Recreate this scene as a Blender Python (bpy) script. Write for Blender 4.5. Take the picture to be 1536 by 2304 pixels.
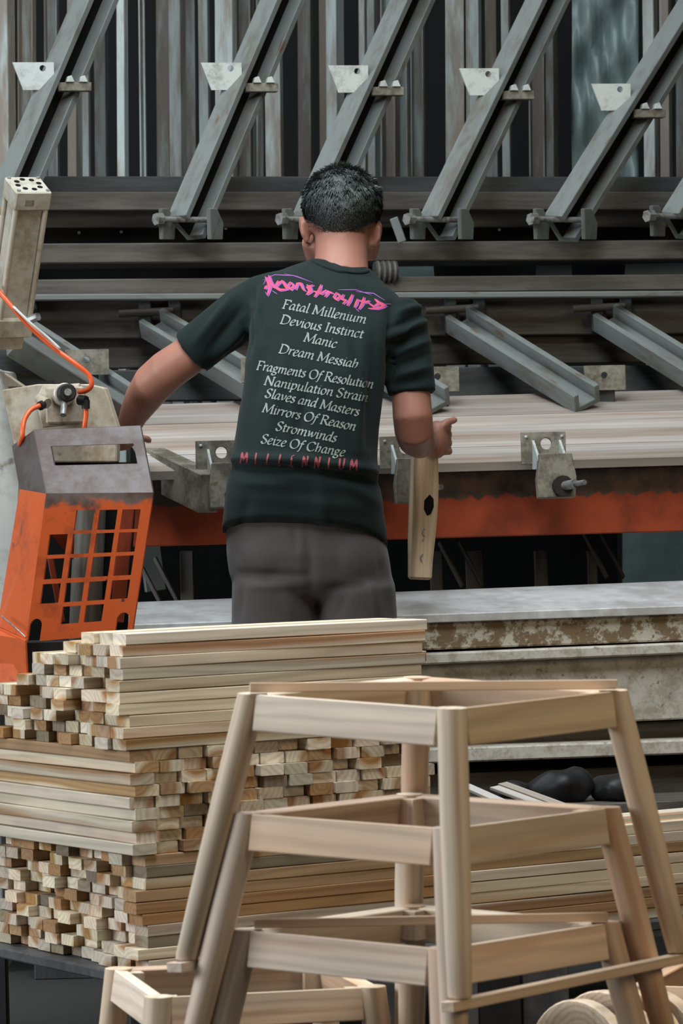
import bpy, bmesh, math, random
from mathutils import Vector, Matrix, noise as mnoise
from mathutils.bvhtree import BVHTree

for o in list(bpy.data.objects):
    bpy.data.objects.remove(o)
SC = bpy.context.scene
COL = SC.collection
RNG = random.Random(7)

# ------------------------------------------------------------------ camera
F = 8000.0                       # focal length in pixels of the 1536 x 2304 frame
CAMZ = 1.05
PITCH = 52.0 / F
ROLL = 0.025
FWD = Vector((0, math.cos(PITCH), -math.sin(PITCH)))
R0 = Vector((1, 0, 0)); U0 = R0.cross(FWD)
RIGHT = (R0 * math.cos(ROLL) - U0 * math.sin(ROLL)).normalized()
UP = RIGHT.cross(FWD).normalized()
CAMP = Vector((0, 0, CAMZ))
cam = bpy.data.cameras.new('camera')
camo = bpy.data.objects.new('camera', cam); COL.objects.link(camo)
cam.sensor_fit = 'HORIZONTAL'; cam.sensor_width = 36.0
cam.lens = F / 1536 * 36.0
cam.clip_start = 0.1; cam.clip_end = 100
camo.matrix_world = Matrix(((RIGHT.x, UP.x, -FWD.x, CAMP.x), (RIGHT.y, UP.y, -FWD.y, CAMP.y),
                            (RIGHT.z, UP.z, -FWD.z, CAMP.z), (0, 0, 0, 1)))
cam.dof.use_dof = True; cam.dof.focus_distance = 7.6; cam.dof.aperture_fstop = 20
SC.camera = camo

# ------------------------------------------------------------------ world, lights, exposure
wd = bpy.data.worlds.new('hall_ambient'); SC.world = wd; wd.use_nodes = True
wd.node_tree.nodes['Background'].inputs[0].default_value = (0.76, 0.75, 0.70, 1)
wd.node_tree.nodes['Background'].inputs[1].default_value = 0.05

def area(name, loc, target, sx, sy, power, col):
    l = bpy.data.lights.new(name, 'AREA'); l.shape = 'RECTANGLE'; l.size = sx; l.size_y = sy
    l.energy = power; l.color = col
    o = bpy.data.objects.new(name, l); COL.objects.link(o)
    o.location = loc
    o.rotation_euler = (Vector(target) - Vector(loc)).to_track_quat('-Z', 'Y').to_euler()
    return o
area('roof_skylight', (-0.5, 7.2, 4.4), (-0.2, 7.2, 0.8), 2.4, 3.4, 140, (0.90, 0.97, 1.0))
area('stool_top_fill', (-0.2, 5.2, 3.8), (0.0, 5.3, 0.8), 1.8, 1.4, 125, (0.90, 0.97, 1.0))  # added second overhead lamp to brighten the stool and lumber tops
area('open_hall_side', (-6.0, 5.2, 2.2), (0.0, 5.4, 0.9), 3.6, 2.6, 315, (0.91, 0.965, 1.0))
area('warm_bounce_fill', (3.4, 2.2, 2.6), (0.2, 5.6, 0.5), 1.6, 1.6, 52, (1.0, 0.77, 0.46))  # added unseen fill from the right, standing for warm light bounced off wood
SC.view_settings.view_transform = 'Standard'
SC.view_settings.look = 'None'
SC.view_settings.gamma = 1.0
SC.view_settings.use_curve_mapping = False
SC.view_settings.exposure = 0.0

# ------------------------------------------------------------------ helpers
def ray(u, v):
    return FWD + RIGHT * ((u - 768.0) / F) + UP * (-(v - 1152.0) / F)
def P(u, v, d):                  # the point seen at pixel (u, v), at depth d (metres along +Y)
    r = ray(u, v)
    return CAMP + r * (d / r.y)
YAW = 0.2
def M(u, v, d):                  # same, on planes turned like the clamping machine
    return P(u, v, d + YAW * (u - 768.0) / F * d)

def lin(c):
    return tuple(((x / 255.0) / 12.92 if x / 255.0 <= 0.04045 else ((x / 255.0 + 0.055) / 1.055) ** 2.4) for x in c)

WM = {}
def wm(o):
    return WM.get(o.name, Matrix.Identity(4))
def tag(o, label=None, cat=None, group=None, kind=None):
    if label: o['label'] = label
    if cat: o['category'] = cat
    if group: o['group'] = group
    if kind: o['kind'] = kind
    return o
def place(o, mat_world, parent=None):
    COL.objects.link(o)
    if parent is not None:
        o.parent = parent
        o.matrix_parent_inverse = Matrix.Identity(4)
        o.matrix_basis = wm(parent).inverted() @ mat_world
    else:
        o.matrix_basis = mat_world
    WM[o.name] = mat_world.copy()
    return o
def empty(name, loc, label=None, cat=None, group=None, mat=None):
    o = bpy.data.objects.new(name, None); o.empty_display_size = 0.1
    place(o, mat if mat is not None else Matrix.Translation(Vector(loc)))
    return tag(o, label, cat, group)

class MB:
    def __init__(s): s.v = []; s.f = []
    def add(s, vs, fs):
        k = len(s.v); s.v += [Vector(p) for p in vs]; s.f += [tuple(i + k for i in f) for f in fs]; return s
    def box(s, c, hx, hy, hz):          # half vectors
        c = Vector(c); hx, hy, hz = Vector(hx), Vector(hy), Vector(hz)
        vs = [c + hx * a + hy * b + hz * e for a in (-1, 1) for b in (-1, 1) for e in (-1, 1)]
        fs = [(0, 1, 3, 2), (4, 6, 7, 5), (0, 4, 5, 1), (2, 3, 7, 6), (0, 2, 6, 4), (1, 5, 7, 3)]
        return s.add(vs, fs)
    def abox(s, c, size):
        return s.box(c, (size[0] / 2, 0, 0), (0, size[1] / 2, 0), (0, 0, size[2] / 2))
    def prism(s, poly, ext):
        n = len(poly); poly = [Vector(p) for p in poly]; ext = Vector(ext)
        vs = poly + [p + ext for p in poly]
        fs = [tuple(range(n - 1, -1, -1)), tuple(range(n, 2 * n))]
        fs += [(i, (i + 1) % n, n + (i + 1) % n, n + i) for i in range(n)]
        return s.add(vs, fs)
    def loft(s, rings, closed=True, caps=True):
        n = len(rings[0]); vs = [p for r in rings for p in r]; fs = []
        for i in range(len(rings) - 1):
            for j in range(n if closed else n - 1):
                a = i * n + j; b = i * n + (j + 1) % n
                fs.append((a, b, b + n, a + n))
        if caps:
            fs.append(tuple(range(n - 1, -1, -1))); k = (len(rings) - 1) * n
            fs.append(tuple(range(k, k + n)))
        return s.add(vs, fs)
    def tube(s, pts, rad, n=12, flat=1.0, ref=(0, 0, 1)):
        pts = [Vector(p) for p in pts]
        if not isinstance(rad, (list, tuple)): rad = [rad] * len(pts)
        rings = []; N = None
        for i, p in enumerate(pts):
            t = (pts[min(i + 1, len(pts) - 1)] - pts[max(i - 1, 0)]).normalized()
            if N is None:
                rv = Vector(ref)
                if abs(rv.dot(t)) > 0.95: rv = Vector((1, 0, 0))
                N = (rv - t * rv.dot(t)).normalized()
            else:
                N = (N - t * N.dot(t)).normalized()
            B = t.cross(N)
            rings.append([p + (N * math.cos(2 * math.pi * k / n) * flat + B * math.sin(2 * math.pi * k / n)) * rad[i] for k in range(n)])
        return s.loft(rings)
    def ball(s, c, rx, ry, rz, n=20, m=12, rot=None):
        c = Vector(c); rings = []
        for i in range(1, m):
            a = math.pi * i / m
            r = []
            for k in range(n):
                b = 2 * math.pi * k / n
                q = Vector((rx * math.sin(a) * math.cos(b), ry * math.sin(a) * math.sin(b), rz * math.cos(a)))
                if rot is not None: q = rot @ q
                r.append(c + q)
            rings.append(r)
        return s.loft(rings)
    def mesh(s, name, mat=None, smooth=False, inv=None):
        me = bpy.data.meshes.new(name)
        vs = [tuple(inv @ p) for p in s.v] if inv is not None else [tuple(p) for p in s.v]
        me.from_pydata(vs, [], s.f); me.validate()
        bm = bmesh.new(); bm.from_mesh(me); bmesh.ops.recalc_face_normals(bm, faces=bm.faces); bm.to_mesh(me); bm.free()
        if mat is not None: me.materials.append(mat)
        if smooth:
            me.polygons.foreach_set('use_smooth', [True] * len(me.polygons))
        me.update(); return me
    def build(s, name, mat, parent=None, smooth=False, origin=None, bevel=0.0, auto=False):
        if origin is None:
            if parent is not None and parent.name in WM: W = wm(parent).copy()
            else:
                c = sum(s.v, Vector()) / len(s.v); W = Matrix.Translation(c)
        else: W = Matrix.Translation(Vector(origin))
        me = s.mesh(name, mat, smooth, W.inverted())
        if bevel: bevel_mesh(me, bevel)
        if auto: set_auto(me)
        o = bpy.data.objects.new(name, me)
        return place(o, W, parent)

def set_auto(me, ang=0.7):
    me.polygons.foreach_set('use_smooth', [True] * len(me.polygons))
    bm = bmesh.new(); bm.from_mesh(me)
    for e in bm.edges:
        if len(e.link_faces) == 2 and e.calc_face_angle(0) > ang: e.smooth = False
    bm.to_mesh(me); bm.free()
def bevel_mesh(me, w, seg=1, ang=0.5):
    bm = bmesh.new(); bm.from_mesh(me)
    es = [e for e in bm.edges if len(e.link_faces) == 2 and e.calc_face_angle(0) > ang]
    bmesh.ops.bevel(bm, geom=es, offset=w, segments=seg, affect='EDGES', clamp_overlap=True)
    bm.to_mesh(me); bm.free()

def frame(p0, p1, up):
    x = (Vector(p1) - Vector(p0)); L = x.length; x.normalize()
    up = Vector(up); z = (up - x * up.dot(x)).normalized(); y = z.cross(x)
    W = Matrix(((x.x, y.x, z.x, p0[0]), (x.y, y.y, z.y, p0[1]), (x.z, y.z, z.z, p0[2]), (0, 0, 0, 1)))
    return W, L
def rect(w, h, oy=0.0, oz=0.0):
    return [(-w / 2 + oy, -h / 2 + oz), (w / 2 + oy, -h / 2 + oz), (w / 2 + oy, h / 2 + oz), (-w / 2 + oy, h / 2 + oz)]
def circ(r, n=16):
    return [(r * math.cos(2 * math.pi * k / n), r * math.sin(2 * math.pi * k / n)) for k in range(n)]
def channel(w, h, t):                     # opens towards +z
    return [(-w/2, h), (-w/2, 0), (w/2, 0), (w/2, h), (w/2 - t, h), (w/2 - t, t), (-w/2 + t, t), (-w/2 + t, h)]
def bar(name, p0, p1, sec, mat, parent=None, up=(0, 0, 1), bevel=0.002, taper=None, auto=False, steps=1, warp=0.0):
    """a bar of cross-section sec (y, z) from p0 to p1; local X runs along it"""
    W, L = frame(p0, p1, up)
    mb = MB(); rings = []
    for i in range(steps + 1):
        t = i / steps; s = 1.0 if taper is None else taper(t)
        dy = warp * math.sin(t * 7.1 + L * 50); dz = warp * math.sin(t * 5.3 + L * 90)
        rings.append([Vector((L * t, y * s + dy, z * s + dz)) for y, z in sec])
    mb.loft(rings)
    me = mb.mesh(name, mat)
    if bevel: bevel_mesh(me, bevel)
    if auto: set_auto(me)
    o = bpy.data.objects.new(name, me)
    return place(o, W, parent)
def rod(name, p0, p1, r, mat, parent=None, n=14, taper=None, bevel=0.0):
    return bar(name, p0, p1, circ(r, n), mat, parent, up=(0.13, 0.31, 0.94), bevel=bevel, taper=taper, auto=True)

def plate_hole(mb, c, ex, ey, en, w, h, t, hx, hy, r, n=20):
    """rectangular plate w x h (axes ex, ey), thickness t along en, with a round hole"""
    c, ex, ey, en = Vector(c), Vector(ex).normalized(), Vector(ey).normalized(), Vector(en).normalized()
    angs = [2 * math.pi * k / n for k in range(n)]
    for sx in (-1, 1):
        for sy in (-1, 1): angs.append(math.atan2(sy * h / 2 - hy, sx * w / 2 - hx) % (2 * math.pi))
    angs = sorted(set(round(a, 5) for a in angs)); outp = []; inp = []
    for a in angs:
        ca, sa = math.cos(a), math.sin(a); ks = []
        if abs(ca) > 1e-6: ks.append(((w / 2 if ca > 0 else -w / 2) - hx) / ca)
        if abs(sa) > 1e-6: ks.append(((h / 2 if sa > 0 else -h / 2) - hy) / sa)
        k = min(x for x in ks if x > 0)
        outp.append((hx + ca * k, hy + sa * k)); inp.append((hx + ca * r, hy + sa * r))
    m = len(angs); g = lambda q, z: c + ex * q[0] + ey * q[1] + en * z
    vs = [g(q, -t / 2) for q in outp] + [g(q, -t / 2) for q in inp] + [g(q, t / 2) for q in outp] + [g(q, t / 2) for q in inp]
    fs = []
    for i in range(m):
        j = (i + 1) % m
        fs += [(i, j, m + j, m + i), (2*m + i, 3*m + i, 3*m + j, 2*m + j), (i, 2*m + i, 2*m + j, j), (m + i, m + j, 3*m + j, 3*m + i)]
    return mb.add(vs, fs)

def remesh(mbs, voxel, smooth=4, fac=0.5):
    mb = MB()
    for b in mbs: mb.add(b.v, b.f)
    me = mb.mesh('tmp')
    o = bpy.data.objects.new('tmp', me); COL.objects.link(o)
    m = o.modifiers.new('r', 'REMESH'); m.mode = 'VOXEL'; m.voxel_size = voxel; m.use_smooth_shade = True
    if smooth:
        s = o.modifiers.new('s', 'SMOOTH'); s.iterations = smooth; s.factor = fac
    dg = bpy.context.evaluated_depsgraph_get(); dg.update()
    res = bpy.data.meshes.new_from_object(o.evaluated_get(dg))
    bpy.data.objects.remove(o); bpy.data.meshes.remove(me)
    return res

# ------------------------------------------------------------------ materials
class NT:
    def __init__(s, name):
        s.m = bpy.data.materials.new(name); s.m.use_nodes = True
        s.t = s.m.node_tree; s.n = s.t.nodes
        s.b = s.n['Principled BSDF']
    def L(s, a, b): s.t.links.new(a, b)
    def new(s, typ, **kw):
        n = s.n.new(typ)
        for k, v in kw.items(): setattr(n, k, v)
        return n
    def inp(s, sock, v):
        if v is None: return
        if hasattr(v, 'is_output') or hasattr(v, 'links'): s.L(v, sock)
        else: sock.default_value = v
    def math(s, op, a, b=None, c=None, clamp=False):
        n = s.new('ShaderNodeMath', operation=op, use_clamp=clamp)
        s.inp(n.inputs[0], a); s.inp(n.inputs[1], b)
        if c is not None: s.inp(n.inputs[2], c)
        return n.outputs[0]
    def vmath(s, op, a, b=None):
        n = s.new('ShaderNodeVectorMath', operation=op)
        s.inp(n.inputs[0], a); s.inp(n.inputs[1], b)
        return n.outputs['Value'] if op in ('LENGTH', 'DOT_PRODUCT') else n.outputs[0]
    def noise(s, vec, scale, detail=4, rough=0.55):
        n = s.new('ShaderNodeTexNoise'); s.inp(n.inputs['Vector'], vec)
        n.inputs['Scale'].default_value = scale; n.inputs['Detail'].default_value = detail; n.inputs['Roughness'].default_value = rough
        return n.outputs['Fac']
    def ramp(s, fac, a, b, lo=0.0, hi=1.0):
        n = s.new('ShaderNodeMapRange', interpolation_type='SMOOTHSTEP')
        s.inp(n.inputs[0], fac); n.inputs[1].default_value = a; n.inputs[2].default_value = b
        n.inputs[3].default_value = lo; n.inputs[4].default_value = hi
        return n.outputs[0]
    def mix(s, fac, a, b, blend='MIX'):
        n = s.new('ShaderNodeMix', data_type='RGBA', blend_type=blend)
        s.inp(n.inputs[0], fac)
        s.inp(n.inputs[6], (*a, 1) if isinstance(a, tuple) else a); s.inp(n.inputs[7], (*b, 1) if isinstance(b, tuple) else b)
        return n.outputs[2]
    def obj(s): return s.new('ShaderNodeTexCoord').outputs['Object']
    def rnd(s):
        oi = s.new('ShaderNodeObjectInfo'); w = s.new('ShaderNodeTexWhiteNoise', noise_dimensions='1D')
        s.L(oi.outputs['Random'], w.inputs['W'])
        sep = s.new('ShaderNodeSeparateColor'); s.L(w.outputs['Color'], sep.inputs[0])
        return w.outputs['Color'], sep.outputs
    def bump(s, h, strength=0.3, dist=0.002):
        b = s.new('ShaderNodeBump'); b.inputs['Strength'].default_value = strength; b.inputs['Distance'].default_value = dist
        s.L(h, b.inputs['Height']); s.L(b.outputs[0], s.b.inputs['Normal'])
    def done(s, col, rough=0.6, metal=0.0, spec=None):
        s.inp(s.b.inputs['Base Color'], (*col, 1) if isinstance(col, tuple) else col)
        s.inp(s.b.inputs['Roughness'], rough); s.b.inputs['Metallic'].default_value = metal
        if spec is not None: s.b.inputs['Specular IOR Level'].default_value = spec
        return s.m

def wood(name, heart, sap, sapmix=(0.030, 0.040), vary=0.3, pith=(0.14, 0.12), ring=700.0, grain=0.28, hue=0.012, warp=0.03, dark=0.0, sat=(0.72, 0.4), streak=0.7):
    N = NT(name); c, r = N.rnd()
    off = N.vmath('MULTIPLY', N.vmath('SUBTRACT', c, (0.5, 0.5, 0.5)), (5.0, pith[0], pith[1]))
    v = N.vmath('ADD', N.obj(), off)
    w = N.new('ShaderNodeTexNoise'); N.L(N.vmath('MULTIPLY', v, (2.0, 9, 9)), w.inputs['Vector']); w.inputs['Scale'].default_value = 1.0; w.inputs['Detail'].default_value = 3
    v2 = N.vmath('ADD', v, N.vmath('MULTIPLY', N.vmath('SUBTRACT', w.outputs['Color'], (0.5, 0.5, 0.5)), (0, warp, warp)))
    rad = N.vmath('LENGTH', N.vmath('MULTIPLY', v2, (0.02, 1, 1)))
    rg = N.math('MULTIPLY_ADD', N.math('SINE', N.math('MULTIPLY', rad, ring)), 0.5, 0.5)
    rg = N.math('POWER', rg, 2.0)
    fib = N.noise(N.vmath('MULTIPLY', v, (5, 190, 190)), 1.0, 4, 0.6)
    big = N.noise(N.vmath('MULTIPLY', v, (3, 24, 24)), 1.0, 2)
    sapf = N.ramp(rad, sapmix[0], sapmix[1])
    col = N.mix(sapf, heart, sap)
    stk = N.ramp(N.noise(N.vmath('MULTIPLY', v, (1.6, 38, 38)), 1.0, 3), 0.50, 0.72, 0.0, streak)
    col = N.mix(stk, col, N.mix(1.0, col, (0.80, 0.62, 0.50), 'MULTIPLY'))
    k = N.math('MULTIPLY_ADD', rg, -grain * 0.8, 1.0)
    k = N.math('MULTIPLY', k, N.math('MULTIPLY_ADD', fib, grain * 1.4, 1.0 - grain * 0.7))
    k = N.math('MULTIPLY', k, N.math('MULTIPLY_ADD', big, 0.5, 0.75))
    k = N.math('MULTIPLY', k, N.math('MULTIPLY_ADD', r[2], vary, 1.0 - vary * 0.55))
    if dark: k = N.math('MULTIPLY', k, N.ramp(r[0], 1 - dark, 1 - dark + 0.01, 1.0, 0.38))
    kc = N.new('ShaderNodeCombineColor')
    for i in range(3): N.L(k, kc.inputs[i])
    col = N.mix(1.0, col, kc.outputs[0], 'MULTIPLY')
    hs = N.new('ShaderNodeHueSaturation'); N.L(col, hs.inputs['Color'])
    N.L(N.math('MULTIPLY_ADD', r[1], hue * 2, 0.5 - hue), hs.inputs['Hue'])
    N.L(N.math('MULTIPLY_ADD', r[0], sat[1], sat[0]), hs.inputs['Saturation'])
    N.bump(fib, 0.25, 0.001)
    return N.done(hs.outputs[0], 0.62, spec=0.25)

def metal(name, col, dirt, amount=(0.45, 0.7), scale=9.0, rough=0.5, metallic=0.0, vary=0.0, rust=None, streak=(1, 1, 1), spec=0.35):
    N = NT(name); o = N.obj(); c, r = N.rnd()
    v = N.vmath('MULTIPLY', N.vmath('ADD', o, N.vmath('MULTIPLY', c, (7, 7, 7))), streak)
    n1 = N.noise(v, scale, 6, 0.65); n2 = N.noise(v, scale * 7, 3)
    f = N.ramp(N.math('MULTIPLY_ADD', n2, 0.25, N.math('MULTIPLY', n1, 0.85)), *amount)
    cc = N.mix(f, col, dirt)
    if rust: cc = N.mix(N.ramp(N.noise(v, scale * 2.3, 5), 0.62, 0.72), cc, rust)
    if vary:
        k = N.math('MULTIPLY_ADD', r[2], vary, 1 - vary * 0.6); kc = N.new('ShaderNodeCombineColor')
        for i in range(3): N.L(k, kc.inputs[i])
        cc = N.mix(1.0, cc, kc.outputs[0], 'MULTIPLY')
    N.bump(n2, 0.2, 0.001)
    return N.done(cc, N.math('MULTIPLY_ADD', n1, 0.25, rough - 0.12), metallic, spec)

MT = {}
MT['stick'] = wood('teak_stick', lin((170, 130, 84)), lin((214, 198, 172)), (0.040, 0.049), vary=0.46, dark=0.08, grain=0.24, pith=(0.11, 0.10))
MT['stool'] = wood('teak_stool', lin((206, 164, 128)), lin((224, 198, 170)), (0.02, 0.09), vary=0.18, pith=(0.2, 0.16), ring=420, grain=0.22, hue=0.008, sat=(0.66, 0.35), streak=0.8)
MT['plank'] = wood('teak_plank', lin((158, 144, 132)), lin((184, 177, 171)), (0.03, 0.08), vary=0.30, pith=(0.2, 0.1), ring=260, grain=0.18, hue=0.006)
MT['bar'] = wood('old_wooden_bar', lin((196, 156, 108)), lin((216, 184, 140)), (0.02, 0.05), vary=0.0, pith=(0.08, 0.08), ring=420, grain=0.6, sat=(0.75, 0.0), hue=0.0)
MT['disc'] = wood('turned_disc_wood', lin((188, 150, 108)), lin((214, 186, 150)), (0.03, 0.08), vary=0.25, grain=0.3)
MT['upright'] = metal('weathered_upright', lin((160, 171, 171)), lin((126, 118, 109)), (0.44, 0.64), 3.0, 0.7, vary=0.8, streak=(0.5, 3, 3))
MT['steel'] = metal('grey_steel', lin((112, 118, 116)), lin((94, 91, 85)), (0.5, 0.74), 7, 0.55, vary=0.12, streak=(0.6, 2, 2), rust=lin((96, 82, 68)))
MT['rail'] = metal('dusty_dark_rail', lin((100, 96, 90)), lin((72, 67, 61)), (0.42, 0.7), 6, 0.6, vary=0.2, streak=(0.3, 3, 3))
MT['darkrail'] = metal('blackened_steel', lin((70, 73, 73)), lin((48, 49, 48)), (0.4, 0.7), 6, 0.65, vary=0.2, streak=(0.4, 3, 3))
MT['black'] = metal('black_parts_and_shade', lin((14, 14, 14)), lin((8, 8, 8)), (0.4, 0.7), 6, 0.7, spec=0.15)  # black parts, and the strips and sheet that stand in for shade
MT['bolt'] = metal('bright_bolt', lin((150, 152, 150)), lin((100, 96, 90)), (0.5, 0.7), 60, 0.4, metallic=0.5)
MT['zinc'] = metal('zinc_jaw_plate', lin((188, 196, 194)), lin((150, 152, 150)), (0.5, 0.75), 20, 0.4, metallic=0.15)
MT['clamp'] = metal('clamp_iron', lin((138, 134, 122)), lin((92, 86, 76)), (0.42, 0.68), 18, 0.55, rust=lin((104, 86, 66)))
MT['redbeam'] = metal('red_orange_beam', lin((150, 62, 34)), lin((112, 44, 26)), (0.4, 0.75), 5, 0.55, streak=(0.5, 2, 2))
MT['orange'] = metal('orange_paint', lin((196, 88, 42)), lin((158, 72, 38)), (0.52, 0.78), 8, 0.5, rust=lin((128, 70, 44)))
MT['hood'] = metal('bare_purple_steel', lin((92, 86, 86)), lin((74, 60, 58)), (0.4, 0.66), 9, 0.45, metallic=0.2)
MT['cream'] = metal('cream_cast_iron', lin((188, 180, 164)), lin((140, 124, 102)), (0.48, 0.72), 8, 0.55, rust=lin((112, 92, 70)))
MT['white'] = metal('white_paint', lin((190, 192, 188)), lin((158, 156, 148)), (0.5, 0.75), 7, 0.5, rust=lin((120, 112, 98)))
MT['alu'] = metal('aluminium_profile', lin((196, 192, 180)), lin((160, 148, 128)), (0.45, 0.7), 10, 0.4, metallic=0.25)
MT['base'] = metal('chipped_concrete_paint', lin((212, 208, 198)), lin((172, 163, 148)), (0.46, 0.70), 22, 0.75, rust=lin((142, 128, 108)))
MT['chip'] = metal('chipped_ledge_paint', lin((206, 200, 186)), lin((132, 112, 86)), (0.47, 0.60), 26, 0.75, rust=lin((104, 86, 66)))
MT['basetop'] = metal('worn_table_top', lin((222, 223, 224)), lin((176, 174, 172)), (0.42, 0.68), 4, 0.35)
MT['sheet'] = metal('teal_plastic_sheet', lin((116, 134, 134)), lin((94, 110, 110)), (0.4, 0.7), 3, 0.35)
MT['tray'] = metal('trolley_steel', lin((84, 85, 87)), lin((58, 58, 60)), (0.45, 0.65), 6, 0.5)
MT['rubber'] = metal('black_rubber', lin((34, 34, 36)), lin((22, 22, 22)), (0.4, 0.7), 20, 0.5)
N = NT('orange_hose'); MT['hose'] = N.done(lin((222, 92, 46)), 0.3)

N = NT('concrete_floor'); o_ = N.obj(); n1 = N.noise(o_, 1.3, 6); n2 = N.noise(o_, 25, 4)
MT['floor'] = N.done(N.mix(N.ramp(n1, 0.35, 0.7), lin((32, 31, 29)), lin((20, 19, 19))), 0.8); N.bump(n2, 0.3, 0.003)
N = NT('hall_wall'); o_ = N.obj(); n1 = N.noise(o_, 0.9, 5)
MT['wall'] = N.done(N.mix(N.ramp(n1, 0.35, 0.7), lin((14, 16, 17)), lin((8, 9, 10))), 0.8)

# beam whose upper part is bare and smeared, with a ragged drip line above the paint (local z)
N = NT('smeared_beam'); o_ = N.obj(); sp = N.new('ShaderNodeSeparateXYZ'); N.L(o_, sp.inputs[0])
dr = N.noise(N.vmath('MULTIPLY', o_, (26, 2, 5)), 1.0, 3); e = N.math('ADD', sp.outputs[2], N.math('MULTIPLY_ADD', dr, 0.05, -0.025))
n1 = N.noise(o_, 9, 6)
paint = N.mix(N.ramp(n1, 0.4, 0.7), lin((158, 66, 36)), lin((120, 48, 28))); bare = N.mix(N.ramp(N.noise(o_, 16, 5), 0.4, 0.65), lin((58, 50, 46)), lin((92, 68, 54)))
MT['smear'] = N.done(N.mix(N.ramp(e, 0.012, 0.018), paint, bare), 0.55, spec=0.3)
# guard front: worn-through paint towards the hood (local z)
N = NT('worn_orange_guard'); o_ = N.obj(); sp = N.new('ShaderNodeSeparateXYZ'); N.L(o_, sp.inputs[0])
e = N.math('ADD', sp.outputs[2], N.math('MULTIPLY_ADD', N.noise(o_, 22, 5), 0.09, -0.045))
n1 = N.noise(o_, 13, 6, 0.7)
paint = N.mix(N.ramp(n1, 0.52, 0.72), lin((198, 88, 42)), lin((156, 70, 37))); paint = N.mix(N.ramp(N.noise(o_, 40, 4), 0.68, 0.72), paint, lin((84, 52, 40)))
bare = N.mix(N.ramp(N.noise(o_, 12, 5), 0.4, 0.62), lin((108, 98, 94)), lin((86, 64, 58)))
MT['guard'] = N.done(N.mix(N.ramp(e, -0.012, 0.004), paint, bare), 0.45, spec=0.35)

N = NT('dark_green_jersey'); o_ = N.obj(); n1 = N.noise(o_, 6, 4); n2 = N.noise(o_, 420, 2)
MT['shirt'] = N.done(N.mix(n1, lin((20, 32, 31)), lin((25, 37, 36))), 0.85, spec=0.15); N.b.inputs['Sheen Weight'].default_value = 0.05; N.bump(n2, 0.25, 0.0006)
N = NT('charcoal_fleece'); o_ = N.obj(); n1 = N.noise(o_, 7, 4); n2 = N.noise(o_, 300, 2)
MT['pants'] = N.done(N.mix(n1, lin((64, 60, 60)), lin((73, 68, 67))), 0.9, spec=0.1); N.b.inputs['Sheen Weight'].default_value = 0.15; N.bump(n2, 0.25, 0.0006)
N = NT('skin'); o_ = N.obj(); n1 = N.noise(o_, 14, 4); n2 = N.noise(o_, 240, 2)
MT['skin'] = N.done(N.mix(n1, lin((172, 122, 104)), lin((150, 102, 88))), 0.48, spec=0.4); N.b.inputs['Subsurface Weight'].default_value = 0.08
N.b.inputs['Subsurface Radius'].default_value = (0.01, 0.004, 0.002); N.bump(n2, 0.15, 0.0005)
N = NT('black_hair'); o_ = N.obj(); n1 = N.noise(o_, 60, 3)
MT['hair'] = N.done(N.mix(n1, lin((34, 36, 36)), lin((70, 75, 73))), 0.55, spec=0.5)
N = NT('lit_crown_hair'); o_ = N.obj(); n1 = N.noise(o_, 60, 3)
MT['hairtop'] = N.done(N.mix(n1, lin((50, 58, 56)), lin((96, 106, 102))), 0.55, spec=0.5)  # lighter crown strands: light from above put into the hair colour
N = NT('white_print'); MT['print'] = N.done(lin((132, 140, 136)), 0.85)
N = NT('pink_print'); MT['pink'] = N.done(lin((190, 66, 104)), 0.75)
N = NT('purple_print'); MT['purple'] = N.done(lin((130, 74, 150)), 0.7)
N = NT('faded_red_print'); MT['redprint'] = N.done(lin((134, 60, 66)), 0.8)
N = NT('dark_shoe'); MT['shoe'] = N.done(lin((40, 38, 38)), 0.6)

ORD = ['first', 'second', 'third', 'fourth', 'fifth', 'sixth', 'seventh', 'eighth', 'ninth', 'tenth', 'eleventh', 'twelfth', 'thirteenth',
       'fourteenth', 'fifteenth', 'sixteenth', 'seventeenth', 'eighteenth', 'nineteenth', 'twentieth']
def ordw(i):
    if i < 20: return ORD[i]
    tens = {2: 'twenty', 3: 'thirty', 4: 'forty', 5: 'fifty', 6: 'sixty', 7: 'seventy', 8: 'eighty', 9: 'ninety'}
    n = i + 1
    if n % 10 == 0: return tens[n // 10][:-1] + 'ieth'
    return tens[n // 10] + '-' + ORD[n % 10 - 1]

# ================================================================== SETTING
fl = MB(); fl.abox((0, 8, -0.05), (14, 16, 0.1)); tag(fl.build('floor', MT['floor']), kind='structure')
wl = MB(); wl.abox((0, 12.0, 2.0), (14, 0.1, 4.2)); tag(wl.build('wall_back', MT['wall']), kind='structure')

# ================================================================== UPRIGHT BOARDS BEHIND THE MACHINE
# (left px at the bottom, width px, lean px over the height, depth, tone)
UPL = []
x = -420.0; k = 0; rr = random.Random(21)
while x < 1950:
    w = rr.choice([14, 18, 22, 26, 30, 36, 42]); gap = rr.choice([2, 6, 12, 18, 28, 40])
    if not (1283 < x + w / 2 < 1430): UPL.append((x, w, rr.uniform(-14, 4), 9.80 + 0.2 * (len(UPL) % 3) + rr.uniform(0, 0.05)))
    x += w + gap
for i, (x, w, lean, d) in enumerate(UPL):
    p0 = P(x + w / 2, 1560, d); p0.z = 0.0
    pt = P(x + w / 2 + lean, -120, d + 0.15)
    p1 = p0 + (pt - p0) * ((2.62 + rr.uniform(-0.02, 0.35)) / (pt.z - p0.z))
    ww = w / F * d
    sec = rect(ww, rr.uniform(0.03, 0.06)) if rr.random() < 0.6 else channel(ww, 0.04, 0.005)
    o = bar('upright_board', p0, p1, sec, MT['upright'], up=(rr.uniform(-0.5, 0.0), -1, 0), bevel=0.0015)
    tag(o, 'weathered grey upright board behind the slanted arms, %s from the left' % ordw(i), 'board', 'upright boards behind the machine')
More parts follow.
